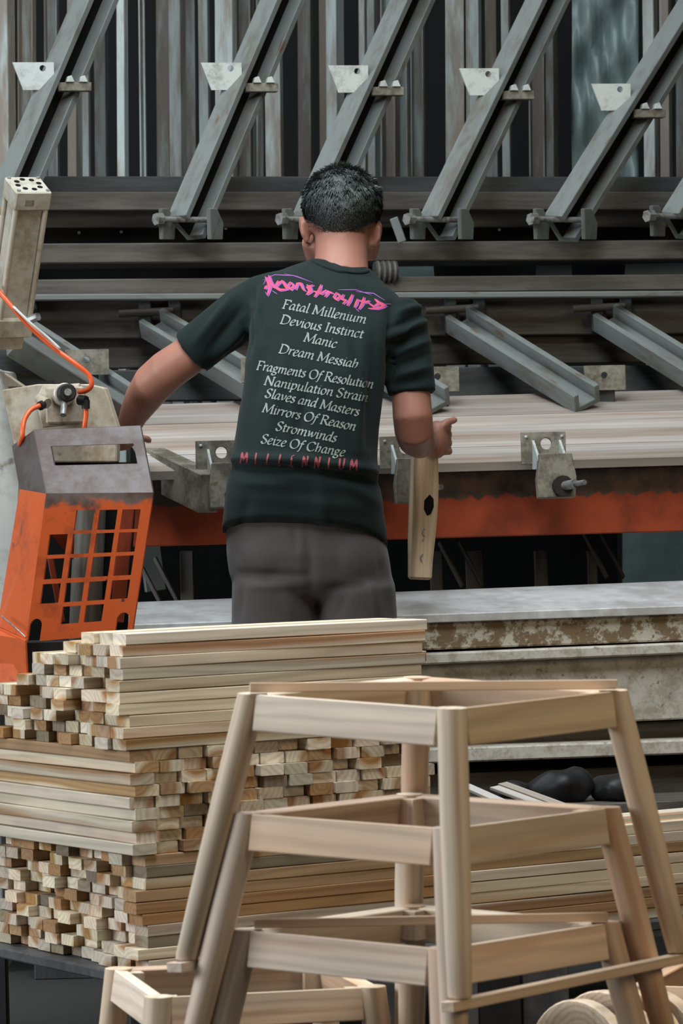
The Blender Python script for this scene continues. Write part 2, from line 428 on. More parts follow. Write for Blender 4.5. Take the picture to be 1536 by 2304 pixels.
# plastic sheet hanging between the boards on the right
mb = MB(); rows = []
for j in range(21):
    r = []
    for i in range(15):
        u = 1286 + 150 * i / 14; v = 420 - 620 * j / 20
        d = 10.15 + 0.02 * math.sin(i * 1.3 + j * 0.5) + 0.015 * math.sin(j * 1.1 - i * 0.6) + 0.03 * mnoise.noise(Vector((i * 0.35, j * 0.3, 2)))
        r.append(P(u, v, d))
    rows.append(r)
mb.loft(rows, closed=False, caps=False)
o = mb.build('plastic_sheet', MT['sheet'], smooth=True); so = o.modifiers.new('s', 'SOLIDIFY'); so.thickness = 0.002
tag(o, 'crumpled teal plastic sheet hanging between the upright boards', 'sheet')
mb = MB(); mb.prism([P(1400, 1320, 9.4), P(1750, 1320, 9.4), P(1750, 1150, 9.4), P(1400, 1150, 9.4)], (0, 0.03, 0))
tag(mb.build('teal_panel', MT['sheet']), 'plain teal panel standing low behind the red beam at right', 'panel')
for i, (u0, u1) in enumerate([(1200, 1290), (1400, 1700), (890, 980)]):
    mb = MB(); mb.prism([P(u0, 660, 9.42), P(u1, 660, 9.42), P(u1 - 6, 588, 9.42), P(u0 + 8, 588, 9.42)], (0, 0.01, 0))
    tag(mb.build('teal_panel', MT['sheet']), ['narrow teal panel glimpsed under the hinge rail, middle one', 'wide teal panel glimpsed under the hinge rail at far right',
        'short teal panel glimpsed under the hinge rail beside the neck'][i], 'panel')

# ================================================================== CLAMPING MACHINE
cc = empty('clamp_carrier', (0.2, 8.9, 0.0), 'long grey steel clamp carrier machine with slanted arms and red-orange front beam', 'machine')
def rail(name, u0, v0, u1, v1, d, h_px, depth, mat, bev=0.003):
    """horizontal rail; v0, v1 are its top edge at u0, u1; h_px tall; extends backwards by depth"""
    # extend beyond the frame on the right
    p0 = M(u0, v0, d); p1 = M(u1, v1, d); h = h_px / F * d
    yd = Vector((-(p1 - p0).y, (p1 - p0).x, 0)).normalized()
    off = yd * (depth / 2) - Vector((0, 0, h / 2))
    return bar(name, p0 + off, p1 + off, rect(depth, h), mat, cc, bevel=bev)
rail('top_rail', -300, 396, 1900, 398, 9.35, 36, 0.10, MT['darkrail'])
rail('top_rail', -300, 431, 1900, 431, 9.30, 42, 0.05, MT['rail'])
rail('back_web', -300, 472, 1900, 472, 9.42, 40, 0.03, MT['rail'])
rail('hinge_rail', -300, 550, 1900, 538, 9.10, 44, 0.22, MT['rail'])
rail('guide_rail', -300, 632, 1900, 614, 9.05, 36, 0.10, MT['rail'])
rail('guide_rail', -300, 664, 1900, 652, 8.98, 14, 0.06, MT['steel'])
rail('web_plate', -300, 676, 1900, 662, 9.12, 88, 0.03, MT['rail'])
rail('web_plate', -300, 762, 1900, 740, 9.16, 72, 0.03, MT['rail'])
rail('back_stop_rail', -300, 838, 1900, 818, 9.0, 70, 0.06, MT['darkrail'])
rail('gap_shade_strip', -300, 512, 1900, 510, 9.44, 40, 0.02, MT['black'])  # shade in the open gaps between the rails, drawn as black strips
rail('gap_shade_strip', -300, 594, 1900, 590, 9.48, 40, 0.02, MT['black'])
# lower side: red front beam with the smeared upper edge, bed under the panel
fb = rail('front_beam', 60, 1085, 1950, 1038, 8.32, 150, 0.09, MT['smear'])
rail('bed_plate', 60, 1070, 1950, 1035, 8.42, 14, 0.30, MT['darkrail'])
# machine legs and slanting braces in the dark under the beam
for u, w in [(420, 30), (980, 28), (1065, 40), (1215, 30), (1330, 22), (1700, 40)]:
    p0 = M(u, 1240, 8.75); p1 = Vector(p0); p1.z = 0.0
    bar('leg', p1, p0, rect(w / F * 8.75, 0.06), MT['rail'], cc, up=(0, -1, 0))
for u, v in [(330, 1310), (370, 1310), (1010, 1275), (1055, 1275), (1335, 1255), (1372, 1255)]:
    bar('brace', M(u - 22, v - 55, 8.62), M(u + 30, v + 45, 8.52), rect(0.008, 0.012), MT['rail'], cc)
bar('brace', M(335, 1215, 8.7), M(350, 1330, 8.7), rect(0.02, 0.05), MT['steel'], cc)

rail('under_beam_shade_sheet', -300, 1180, 1385, 1170, 9.25, 330, 0.02, MT['black'])  # unlit space under the beam, put in as a black sheet
def arm(u0, v0, u1, v1, d0, d1, idx, plate=None):
    a = M(u0, v0, d0); b = M(u1, v1, d1); ax = (b - a).normalized()
    opn = Vector((0.80, -0.60, 0.0)); opn = (opn - ax * opn.dot(ax)).normalized()
    side = opn.cross(ax)                                   # local y
    ao = bar('clamp_arm', a, b, channel(0.096, 0.060, 0.018), MT['steel'], cc, up=opn, bevel=0.0015)
    tag(ao, 'slanted grey channel arm')
    at = lambda t, y, z: a + ax * t + side * y + opn * z
    bar('channel_shade_strip', at(0.0, 0, 0.0205), at((b - a).length, 0, 0.0205), rect(0.056, 0.004), MT['black'], ao, up=opn, bevel=0)  # shade inside the channel, added as a black strip
    # threaded screw inside the channel
    rod('screw', at(0.05, 0.012, 0.03), at((b - a).length, 0.012, 0.03), 0.009, MT['black'], ao, 8)
    # hinge lugs and pins at the foot
    foot = a + ax * 0.02
    lf = M(u0 - 30, v0, d0 - 0.03)
    for du in (-40, 68):
        mb = MB()
        q = [M(u0 + du, v0 + 24, d0 - 0.07), M(u0 + du + 26, v0 + 24, d0 - 0.01), M(u0 + du + 28, v0 - 14, d0 - 0.01), M(u0 + du + 14, v0 - 46, d0 - 0.04), M(u0 + du - 2, v0 - 46, d0 - 0.07)]
        mb.prism(q, Vector((0.010, 0.006, 0))); mb.build('hinge_lug', MT['steel'], ao, bevel=0.0015)
    rod('hinge_pin', M(u0 - 40, v0 - 22, d0 - 0.07), M(u0 + 86, v0 - 20, d0 - 0.02), 0.0075, MT['bolt'], ao)
    rod('bolt_head', M(u0 - 48, v0 - 22, d0 - 0.08), M(u0 - 34, v0 - 22, d0 - 0.07), 0.016, MT['bolt'], ao, 6)
    if plate:
        t = plate
        # pale jaw plate sticking out to the left with a hole
        c = at(t, 0.052, 0.0); mb = MB()
        L = M(0, 0, 9.2) - M(1, 0, 9.2); L.normalize()
        U = Vector((0, 0, 1)); nn = Vector((0.25, -1, 0)).normalized(); E = Vector((1, 0.2, 0)).normalized()
        base = c + Vector((0.028, -0.012, -0.012))
        plate_hole(mb, base + E * -0.030 + U * 0.03, E, U, nn, 0.105, 0.070, 0.006, 0.024, 0.020, 0.008)
        for vtx in mb.v:                                    # slanted left edge
            if (vtx - base).dot(E) < -0.07: vtx += E * (0.026 * (0.5 - ((vtx - base).dot(U) - 0.03) / 0.070))
        mb.build('jaw_plate', MT['zinc'], ao)
        mb = MB(); cb = at(t + 0.035, -0.015, 0.066)
        mb.box(cb, E * 0.043, nn * 0.014, U * 0.011); mb.build('slide_block', MT['clamp'], ao, bevel=0.0015)
        for s in (-0.012, 0.022):
            mb = MB(); b0 = cb + E * s + U * 0.011
            mb.prism([b0 + E * -0.011, b0 + E * 0.011, b0 + E * 0.004 + U * 0.017, b0 + E * -0.007 + U * 0.014], nn * 0.02)
            mb.build('lug', MT['zinc'], ao, bevel=0.001)
    return ao
ARMS = [(-18, 505, 252, -130, 0.41, 0), (398, 515, 672, -130, 0.43, 1), (675, 515, 968, -130, 0.43, 2), (962, 515, 1275, -130, 0.43, 3),
        (1240, 515, 1640, -130, 0.40, 4), (1502, 508, 1900, -130, 0.40, 5), (-330, 505, -80, -130, 0.41, 6)]
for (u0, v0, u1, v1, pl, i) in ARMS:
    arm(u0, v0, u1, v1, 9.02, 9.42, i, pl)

def lower_arm(u0, v0, u1, v1):
    a = M(u0, v0, 9.08); b = M(u1, v1, 8.66); ax = (b - a).normalized()
    opn = Vector((0.10, -0.75, 0.66)); opn = (opn - ax * opn.dot(ax)).normalized()
    ao = bar('support_arm', a, b, channel(0.080, 0.052, 0.015), MT['steel'], cc, up=opn, bevel=0.0015)
    for dx in (0.0, 0.075):
        mb = MB(); mb.box(a + Vector((dx - 0.02, 0.03 + dx * 0.2, 0.035)), (0.016, 0, 0), (0, 0.03, 0), (0, 0, 0.05)); mb.build('pivot_block', MT['darkrail'], ao, bevel=0.003)
    rod('hinge_pin', a + Vector((-0.085, -0.02, 0.045)), a + Vector((0.05, 0.0, 0.05)), 0.010, MT['rail'], ao)
for q in [(345, 745, 655, 932), (1032, 737, 1322, 918), (1362, 733, 1652, 914), (20, 750, 290, 928), (690, 742, 985, 924)]:
    lower_arm(*q)
# back stop plates with a drop-shaped hole
for u, v in [(196, 815), (985, 853), (1360, 850), (590, 832), (1740, 846)]:
    mb = MB(); c = M(u, v, 8.72)
    plate_hole(mb, c, (1, 0.2, 0), (0, 0.05, 1), (0.2, -1, 0), 0.105, 0.062, 0.008, -0.002, 0.006, 0.0085)
    mb.build('back_stop', MT['clamp'], cc, bevel=0.001)
    bar('stop_post', c + Vector((0, 0.012, 0.0)), c + Vector((0, 0.02, -0.16)), rect(0.05, 0.012), MT['darkrail'], cc, up=(0, -1, 0))
# ribbed coupling on the guide rail beside the man's neck
rod('coupling', M(842, 612, 9.04), M(892, 610, 9.04), 0.026, MT['darkrail'], cc, 18)
for k in range(4): rod('coupling_ring', M(846 + 12 * k, 612, 9.04), M(851 + 12 * k, 612, 9.04), 0.029, MT['rail'], cc, 18)
# small chrome fittings along the dark gap
for u, v in [(175, 522), (270, 520), (505, 512), (1120, 515)]:
    rod('grease_nipple', M(u, v, 9.50), M(u + 3, v + 2, 9.42), 0.004, MT['bolt'], cc, 8)
bar('link_strap', M(885, 490, 9.0), M(905, 545, 9.0), rect(0.022, 0.006), MT['steel'], cc, up=(0, -1, 0.2))

# front clamps standing on the red beam
def front_clamp(u, v):
    c = M(u, v, 8.17)
    ex = Vector((1, YAW, 0)).normalized(); ez = Vector((0, 0.12, 1)).normalized(); en = Vector((0.2, -1, 0.1)).normalized()
    mb = MB(); plate_hole(mb, c, ex, ez, en, 0.106, 0.075, 0.009, 0.006, 0.010, 0.0135)
    p = mb.build('clamp_plate', MT['clamp'], cc, bevel=0.001)
    for s in (-0.028, 0.036):
        mb = MB(); b = c + ex * s
        mb.prism([b + ez * 0.022, b + en * 0.055 + ez * -0.03, b + en * 0.055 + ez * -0.055, b + ez * -0.05], ex * 0.006)
        mb.build('gusset', MT['zinc'], p, bevel=0.0006)
    # hexagonal cheek block with the screw
    cb = c + en * 0.045 + ez * -0.075 + ex * 0.010; mb = MB()
    pts = [(-0.036, 0.055), (0.040, 0.055), (0.050, 0.0), (0.046, -0.048), (-0.042, -0.048), (-0.044, -0.005)]
    mb.prism([cb + ex * a + ez * b for a, b in pts], en * 0.022); mb.build('cheek', MT['clamp'], p, bevel=0.002)
    s0 = cb + en * 0.02 + ez * -0.022 + ex * 0.014
    rod('nut', s0, s0 + en * 0.016, 0.024, MT['rubber'], p, 14)
    rod('screw', s0, s0 + en * 0.05 + ex * 0.018, 0.011, MT['bolt'], p)
    rod('screw_tip', s0 + en * 0.05 + ex * 0.018, s0 + en * 0.085 + ex * 0.032, 0.006, MT['bolt'], p)
    mb = MB()
    for s in (-0.042, 0.044):
        mb.ball(c + ex * s + ez * 0.026 + en * 0.006, 0.004, 0.003, 0.004, 8, 6)
    mb.build('rivet', MT['zinc'], p, smooth=True)
for u, v in [(1222, 1008), (492, 1028), (905, 1018), (1960, 980)]: front_clamp(u, v)
# a slanting arm under the left clamp
bar('support_arm', M(345, 1050, 8.42), M(470, 1110, 8.12), rect(0.05, 0.09), MT['clamp'], cc)

# planks of the panel being glued, on the sloping bed, back to front
SEAM = [(884, 912), (912, 930), (930, 953), (953, 1001), (1001, 1036)]
for i, (va, vb) in enumerate(SEAM):
    f0 = (va - 884) / 152.0; f1 = (vb - 884) / 152.0
    def bed(u, f):
        return M(u, 884 + 152 * f - 0.028 * (u - 1250), 8.82 - 0.58 * f)
    ul = [262, 268, 285, 305, 322][i]; ur = [1830, 1790, 1850, 1800, 1840][i]
    a0, a1 = bed(ul, f0), bed(ul, f1); b0, b1 = bed(ur, f0), bed(ur, f1)
    p0 = (a0 + a1) / 2; p1 = (b0 + b1) / 2; W = (a1 - a0).length
    up = (a1 - a0).cross(b0 - a0); up = up if up.z > 0 else -up; up.normalize()
    th = 0.022
    o = bar('glued_plank', p0 - up * (th / 2 - [0, 0.002, 0.0, 0.003, 0.001][i]), p1 - up * (th / 2), rect(W - 0.003, th), MT['plank'], up=up, bevel=0.001)
    tag(o, 'pale sawn plank on the sloping clamp bed, %s from the man' % ORD[4 - i], 'plank', 'planks of the panel on the clamp bed')

# ================================================================== WHITE MACHINE BED IN FRONT OF THE CLAMPS
bb = empty('machine_bed', (0.4, 8.2, 0.0), 'chipped off-white machine bed with stepped ledges behind the stools', 'machine bed')
def bed_bar(name, v_l, v_r, h_px, d, depth, mat, bev=0.004):
    u0, u1 = 215, 1900
    p0 = M(u0, v_l - (300 - u0) * (v_r - v_l) / 1236.0, d); p1 = M(u1, v_r + (u1 - 1536) * (v_r - v_l) / 1236.0, d); h = h_px / F * d
    yd = Vector((-(p1 - p0).y, (p1 - p0).x, 0)).normalized(); off = yd * (depth / 2) - Vector((0, 0, h / 2))
    return bar(name, p0 + off, p1 + off, rect(depth, h), mat, bb, bevel=bev, steps=1)
# top slopes a little towards the back
q = [M(215, 1408, 7.98), M(1900, 1350, 7.98), M(1900, 1292, 8.30), M(215, 1358, 8.30)]
mb = MB(); mb.prism(q, (0, 0, -0.02)); mb.build('table_top', MT['basetop'], bb, bevel=0.002)
bed_bar('upper_ledge', 1418, 1375, 68, 8.0, 0.26, MT['chip'])
bed_bar('groove', 1478, 1428, 26, 8.06, 0.20, MT['black'])
bed_bar('ledge_lip', 1497, 1446, 26, 7.98, 0.26, MT['base'])
bed_bar('side_wall', 1522, 1471, 150, 8.02, 0.22, MT['base'])
bed_bar('groove', 1668, 1622, 46, 8.08, 0.2, MT['rail'])
bed_bar('lower_lip', 1708, 1664, 34, 7.99, 0.24, MT['base'])
bed_bar('groove', 1740, 1697, 30, 8.08, 0.2, MT['black'])
bed_bar('plinth', 1768, 1722, 430, 8.05, 0.2, MT['rail'])
for i, (u, w, rz) in enumerate([(1262, 150, 0.040), (1150, 100, 0.026), (1400, 130, 0.034)]):
    mb = MB(); c = P(u, 1808, 7.83); c.z = P(1260, 1815, 7.84).z + 0.012 + rz * 0.8
    mb.ball(c, w / F * 7.9 / 2, 0.05, rz, 24, 14)
    for p in mb.v: p += Vector((mnoise.noise(p * 18), mnoise.noise(p * 18 + Vector((5, 0, 0))), 0.7 * mnoise.noise(p * 18 + Vector((0, 7, 0))))) * 0.02
    o = mb.build('dust_bag', MT['rubber'], smooth=True)
    tag(o, ['dark lumpy sack lying by the machine bed, largest', 'dark lumpy sack nearest the pale offcuts', 'dark lumpy sack beside the right stool leg'][i], 'sack', 'sacks in the dark by the machine bed')
shelf = MB(); shelf.box(P(1260, 1815, 7.84), (0.42, 0.08, 0), (-0.02, 0.1, 0), (0, 0, 0.012))
shelf.build('foot_shelf', MT['rail'], bb, bevel=0.002)

# ================================================================== LEFT PRESS: COLUMN, CYLINDER, VALVE, GUARD
pr = empty('pneumatic_press', (-0.62, 7.9, 0.0), 'cream pneumatic press column with air cylinder, valve and worn orange guard', 'machine')
mb = MB(); mb.prism([P(-240, 838, 7.86), P(0, 832, 7.86), P(12, 880, 7.86), P(50, 1000, 7.86), P(40, 1200, 7.86), P(20, 1560, 7.86), P(-240, 1560, 7.86)], (0.02, 0.16, 0))
mb.v = mb.v; mb.build('column', MT['white'], pr, bevel=0.004)
mb = MB(); mb.abox((-0.92, 7.95, 0.35), (0.3, 0.2, 0.72)); mb.build('column_base', MT['white'], pr, bevel=0.004)
# cream mounting plate
mb = MB(); mb.prism([P(4, 877, 7.80), P(85, 864, 7.80), P(200, 864, 7.80), P(236, 872, 7.80), P(264, 960, 7.80), P(262, 1040, 7.80), P(40, 1040, 7.80)], (0.005, 0.04, 0))
mb.build('mounting_plate', MT['cream'], pr, bevel=0.003)
# dark recess with greasy bracket under the cylinder, sloping grey beam to the bench
bar('swing_beam', P(30, 770, 7.98), P(285, 935, 8.12), rect(0.045, 0.055), MT['steel'], pr, up=(0.35, -0.5, 0.8))
mb = MB(); mb.prism([P(-120, 745, 8.02), P(40, 745, 8.02), P(120, 830, 8.02), P(120, 900, 8.02), P(-120, 900, 8.02)], (0, 0.03, 0)); mb.build('recess_plate', MT['darkrail'], pr, bevel=0.002)
mb = MB(); mb.prism([P(-100, 790, 7.9), P(2, 832, 7.9), P(60, 872, 7.9), P(-100, 872, 7.9)], (0, 0.08, 0)); mb.build('shoulder_plate', MT['cream'], pr, bevel=0.003)
# air cylinder
ct = P(58, 455, 7.68); cb_ = P(22, 705, 7.80); ax = (ct - cb_).normalized()
upv = Vector((0.42, -0.9, 0))
cyl = bar('cylinder_body', cb_, ct, rect(0.062, 0.062), MT['alu'], pr, up=upv, bevel=0.004)
Wc, Lc = frame(cb_, ct, upv)
loc = lambda x, y, z: Wc @ Vector((x, y, z))
for sy, sz in ((-1, -1), (-1, 1), (1, -1), (1, 1)):
    rod('tie_rod', loc(0, sy * 0.034, sz * 0.034), loc(Lc, sy * 0.034, sz * 0.034), 0.006, MT['cream'], cyl, 10)
cap = bar('end_cap', loc(Lc - 0.002, 0, 0), loc(Lc + 0.042, 0, 0), rect(0.082, 0.082), MT['alu'], cyl, up=upv, bevel=0.003)
for k in range(8):
    a = 2 * math.pi * k / 8 + 0.2
    q = loc(Lc + 0.0425, 0.026 * math.cos(a), 0.026 * math.sin(a))
    mb = MB(); mb.tube([q - ax * 0.004, q + ax * 0.0006], 0.006, 10); mb.build('cap_hole', MT['black'], cyl)
for sy, sz in ((-1, -1), (-1, 1), (1, -1), (1, 1)):
    q = loc(Lc + 0.0425, sy * 0.033, sz * 0.033); mb = MB(); mb.tube([q - ax * 0.004, q + ax * 0.002], 0.0045, 6); mb.build('cap_bolt', MT['bolt'], cyl)
mb = MB(); q = loc(Lc + 0.018, 0.008, 0.0415); W_ = Wc.to_3x3()
mb.box(q, W_ @ Vector((0.006, 0, 0)), W_ @ Vector((0, 0.010, 0)), W_ @ Vector((0, 0, 0.001))); mb.build('port_label', MT['clamp'], cyl)
bar('lower_cap', loc(-0.04, 0, 0), loc(0.004, 0, 0), rect(0.085, 0.085), MT['cream'], cyl, up=upv, bevel=0.003)
bar('clevis', loc(-0.075, 0, 0), loc(-0.04, 0, 0), rect(0.06, 0.06), MT['cream'], cyl, up=upv, bevel=0.003)
rod('fitting', P(60, 722, 7.74), P(86, 712, 7.72), 0.009, MT['bolt'], cyl, 8)
# second, cropped cylinder fittings at the picture's left edge
for k, (u, v) in enumerate([(-4, 478), (2, 494), (0, 520)]):
    rod('elbow_fitting', P(u - 22, v + 6, 7.84), P(u + 8, v - 4, 7.83), 0.011, MT['cream'], pr, 10)
# valve
vb = MB(); cv = P(148, 912, 7.755)
vb.box(cv, (0.042, 0, 0), (0, 0.03, 0), (0, 0, 0.04)); valve = vb.build('valve_body', MT['cream'], pr, bevel=0.004)
vb = MB(); vb.prism([P(95, 962, 7.75), P(80, 900, 7.76), P(95, 868, 7.77), P(180, 862, 7.77), P(178, 955, 7.75)], (0, 0.02, 0)); vb.build('valve_bracket', MT['cream'], valve, bevel=0.002)
rod('solenoid', P(140, 892, 7.75), P(146, 886, 7.66), 0.024, MT['alu'], valve, 20, bevel=0.002)
rod('knob', P(146, 886, 7.67), P(152, 883, 7.64), 0.020, MT['rubber'], valve, 20, bevel=0.003)
rod('knob_screw', P(152, 883, 7.64), P(153, 882, 7.63), 0.008, MT['bolt'], valve, 10)
rod('lever', P(146, 890, 7.66), P(142, 934, 7.63), 0.007, MT['bolt'], valve, 10)
rod('fitting', P(88, 896, 7.72), P(106, 908, 7.70), 0.012, MT['cream'], valve, 10)
rod('fitting', P(96, 910, 7.70), P(90, 914, 7.69), 0.010, MT['rubber'], valve, 10)
rod('fitting', P(178, 900, 7.70), P(194, 902, 7.69), 0.011, MT['rubber'], valve, 10)
rod('fitting', P(193, 900, 7.69), P(193, 920, 7.69), 0.009, MT['rubber'], valve, 10)
def crom(pts, n=8):
    pts = [Vector(p) for p in pts]; out = []
    q = [pts[0] * 2 - pts[1]] + pts + [pts[-1] * 2 - pts[-2]]
    for i in range(1, len(q) - 2):
        a, b, c, d = q[i - 1], q[i], q[i + 1], q[i + 2]
        for k in range(n):
            t = k / n
            out.append(0.5 * ((2 * b) + (c - a) * t + (2 * a - 5 * b + 4 * c - d) * t * t + (3 * b - a - 3 * c + d) * t ** 3))
    out.append(pts[-1]); return out
for pts, nm in [([(-40, 620, 7.72), (-10, 648, 7.71), (20, 682, 7.70), (60, 728, 7.69), (115, 778, 7.68), (165, 815, 7.67), (198, 842, 7.67), (206, 865, 7.67), (196, 878, 7.68), (178, 882, 7.70)], 'hose'),
                ([(90, 912, 7.69), (70, 922, 7.68), (56, 942, 7.67), (51, 965, 7.66), (50, 985, 7.66), (44, 1000, 7.68)], 'hose'),
                ([(193, 918, 7.69), (193, 935, 7.69), (190, 960, 7.69), (188, 985, 7.70)], 'hose'),
                ([(-40, 525, 7.80), (-8, 522, 7.80), (4, 514, 7.80)], 'hose')]:
    mb = MB(); mb.tube(crom([P(*q) for q in pts], 8), 0.0055, 10); mb.build(nm, MT['hose'], pr, smooth=True)
mb = MB(); mb.tube(crom([P(*q) for q in [(30, 690, 7.69), (70, 728, 7.675), (105, 757, 7.67), (135, 785, 7.665)]], 6), 0.003, 8); mb.build('white_air_line', MT['white'], pr, smooth=True)

# guard: sheet panel with square windows; bilinear patches
def patch(TL, TR, BR, BL):
    TL, TR, BR, BL = [Vector(q) for q in (TL, TR, BR, BL)]
    return lambda s, t: (TL * (1 - s) + TR * s) * (1 - t) + (BL * (1 - s) + BR * s) * t
def sheet_cells(mb, fn, S, T, hole, th):
    """cells between sorted parameter lists S, T; hole(s, t) leaves a cell out; th = thickness vector"""
    th = Vector(th); ns, nt = len(S) - 1, len(T) - 1
    solid = [[not hole((S[i] + S[i+1]) / 2, (T[j] + T[j+1]) / 2) for j in range(nt)] for i in range(ns)]
    idx = {}
    def vid(i, j, b):
        if (i, j, b) not in idx:
            idx[(i, j, b)] = len(mb.v); mb.v.append(fn(S[i], T[j]) + (th if b else Vector()))
        return idx[(i, j, b)]
    for i in range(ns):
        for j in range(nt):
            if not solid[i][j]: continue
            mb.f.append((vid(i, j, 0), vid(i+1, j, 0), vid(i+1, j+1, 0), vid(i, j+1, 0)))
            mb.f.append((vid(i, j, 1), vid(i, j+1, 1), vid(i+1, j+1, 1), vid(i+1, j, 1)))
            for (di, dj, e0, e1) in ((-1, 0, (i, j), (i, j+1)), (1, 0, (i+1, j), (i+1, j+1)), (0, -1, (i, j), (i+1, j)), (0, 1, (i, j+1), (i+1, j+1))):
                a, b = i + di, j + dj
                if a < 0 or b < 0 or a >= ns or b >= nt or not solid[a][b]:
                    mb.f.append((vid(*e0, 0), vid(*e1, 0), vid(*e1, 1), vid(*e0, 1)))
    return mb
DG = 7.52
# upper hood (bare metal) leaning back, with a wide slot
fn = patch(P(76, 967, DG + 0.10), P(316, 957, DG + 0.10), P(345, 1110, DG), P(104, 1112, DG))
mb = MB(); sheet_cells(mb, fn, [0, 0.13, 0.90, 1], [0, 0.27, 0.56, 1], lambda s, t: 0.13 < s < 0.90 and 0.27 < t < 0.56, (0.002, 0.006, 0))
gh = mb.build('guard_hood', MT['hood'], pr, bevel=0.001); tag(gh, 'bare purplish steel hood with a slot')
# orange grid panel
fn2 = patch(P(104, 1110, DG), P(345, 1108, DG), P(297, 1425, DG + 0.06), P(58, 1445, DG + 0.06))
cols = [(0.084, 0.255), (0.305, 0.475), (0.522, 0.690), (0.735, 0.905)]
rowsG = [(0.117, 0.255), (0.277, 0.415), (0.441, 0.58), (0.612, 0.745), (0.775, 0.895)]
sl = lambda s0: [s0 + 0.0575 * (1 - math.cos(math.pi * q / 10)) for q in range(11)]
S = sorted(set([round(q, 4) for q in [0, 1] + [c for cc_ in cols for c in cc_] + sl(0.015) + sl(0.835)]))
T = sorted(set([round(q, 4) for q in [0, 1] + [c for r_ in rowsG for c in r_] + [0.845 + 0.05 * (1 - math.sin(math.pi * q / 20)) for q in range(11)]]))
def hole(s, t):
    for ri, (t0, t1) in enumerate(rowsG):
        if t0 < t < t1:
            for ci, (s0, s1) in enumerate(cols):
                if s0 < s < s1:
                    if ri == 4 and ci in (0, 3): continue
                    if ri == 0 and ci == 0: continue
                    return True
    for s0 in (0.015, 0.835):
        cs = (s - s0 - 0.0575) / 0.0575
        if abs(cs) < 1 and t > 0.845 + 0.05 * (1 - math.sqrt(max(0, 1 - cs * cs))): return True
    return False
mb = MB(); sheet_cells(mb, fn2, S, T, hole, (0.002, 0.006, 0))
gp = mb.build('guard_grid', MT['guard'], None, origin=P(220, 1128, DG)); gp.parent = pr; gp.matrix_basis = wm(pr).inverted() @ wm(gp)
# side sheet (folded back to the left), lower foot flap
side = [P(76, 967, DG + 0.10), P(26, 1003, DG + 0.20), P(44, 1102, DG + 0.13), P(104, 1112, DG)]
mb = MB(); mb.prism(side, (0.004, 0.004, 0)); mb.build('hood_side', MT['hood'], pr, bevel=0.001)
side = [P(104, 1110, DG), P(44, 1100, DG + 0.13), P(-4, 1395, DG + 0.19), P(-10, 1440, DG + 0.19), P(60, 1444, DG + 0.06)]
mb = MB(); mb.prism(side, (0.004, 0.004, 0)); mb.build('guard_side', MT['orange'], pr, bevel=0.001)
side = [P(-10, 1410, DG + 0.17), P(56, 1440, DG + 0.05), P(62, 1560, DG + 0.05), P(24, 1600, DG + 0.12), P(-70, 1640, DG + 0.18), P(-60, 1420, DG + 0.18)]
mb = MB(); mb.prism(side, (0.004, 0.006, 0)); mb.build('guard_foot', MT['orange'], pr, bevel=0.001)
mb = MB(); mb.tube(crom([P(3, 1386, DG + 0.12), P(30, 1408, DG + 0.06), P(58, 1434, DG + 0.03)], 5), 0.0018, 6); mb.build('tie_wire', MT['bolt'], pr)
# what shows behind the guard windows
bar('drive_shaft', P(205, 1090, 7.80), P(190, 1440, 7.80), circ(0.035, 18), MT['rail'], pr, up=(0, -1, 0), auto=True, bevel=0)
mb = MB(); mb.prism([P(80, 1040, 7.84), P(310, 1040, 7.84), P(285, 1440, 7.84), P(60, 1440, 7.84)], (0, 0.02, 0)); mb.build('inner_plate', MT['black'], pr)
bar('inner_strut', P(290, 1110, 7.74), P(262, 1400, 7.74), rect(0.03, 0.02), MT['redbeam'], pr, up=(0, -1, 0))
bar('inner_strut', P(112, 1250, 7.74), P(140, 1400, 7.74), rect(0.012, 0.02), MT['redbeam'], pr, up=(0, -1, 0))
mb = MB(); mb.prism([P(95, 1105, 7.62), P(170, 1105, 7.62), P(165, 1260, 7.62), P(110, 1200, 7.62)], (0, 0.01, 0)); mb.build('inner_flap', MT['redbeam'], pr, bevel=0.001)
bar('press_foot', P(165, 1440, 7.76), Vector((P(165, 1440, 7.76).x, 7.76, 0)), rect(0.20, 0.08), MT['darkrail'], pr, up=(0, -1, 0))

# ================================================================== LUMBER STACK
TH = math.radians(32.0)
eA = Vector((math.cos(TH), math.sin(TH), 0)); eB = Vector((-math.sin(TH), math.cos(TH), 0)); eZ = Vector((0, 0, 1))
SW, STK = 0.050, 0.0208
def stick_mesh(L, seed):
    r = random.Random(seed); rings = []; n = 6
    k1, k2 = r.uniform(-1, 1), r.uniform(-1, 1)
    for i in range(n + 1):
        t = i / n; dy = 0.0008 * math.sin(t * 5 + k1 * 3); dz = 0.0006 * math.sin(t * 4 + k2 * 3)
        c = 0.0012
        h, w = STK / 2 - 0.0004, SW / 2 - 0.0006
        sec = [(-w + c, -h), (w - c, -h), (w, -h + c), (w, h - c), (w - c, h), (-w + c, h), (-w, h - c), (-w, -h + c)]
        rings.append([Vector((L * t, y + dy, z + dz)) for y, z in sec])
    mb = MB(); mb.loft(rings)
    return mb.mesh('stick', MT['stick'])
SM = {L: [stick_mesh(L, int(L * 100) + i) for i in range(3)] for L in (0.64, 0.66, 0.95)}
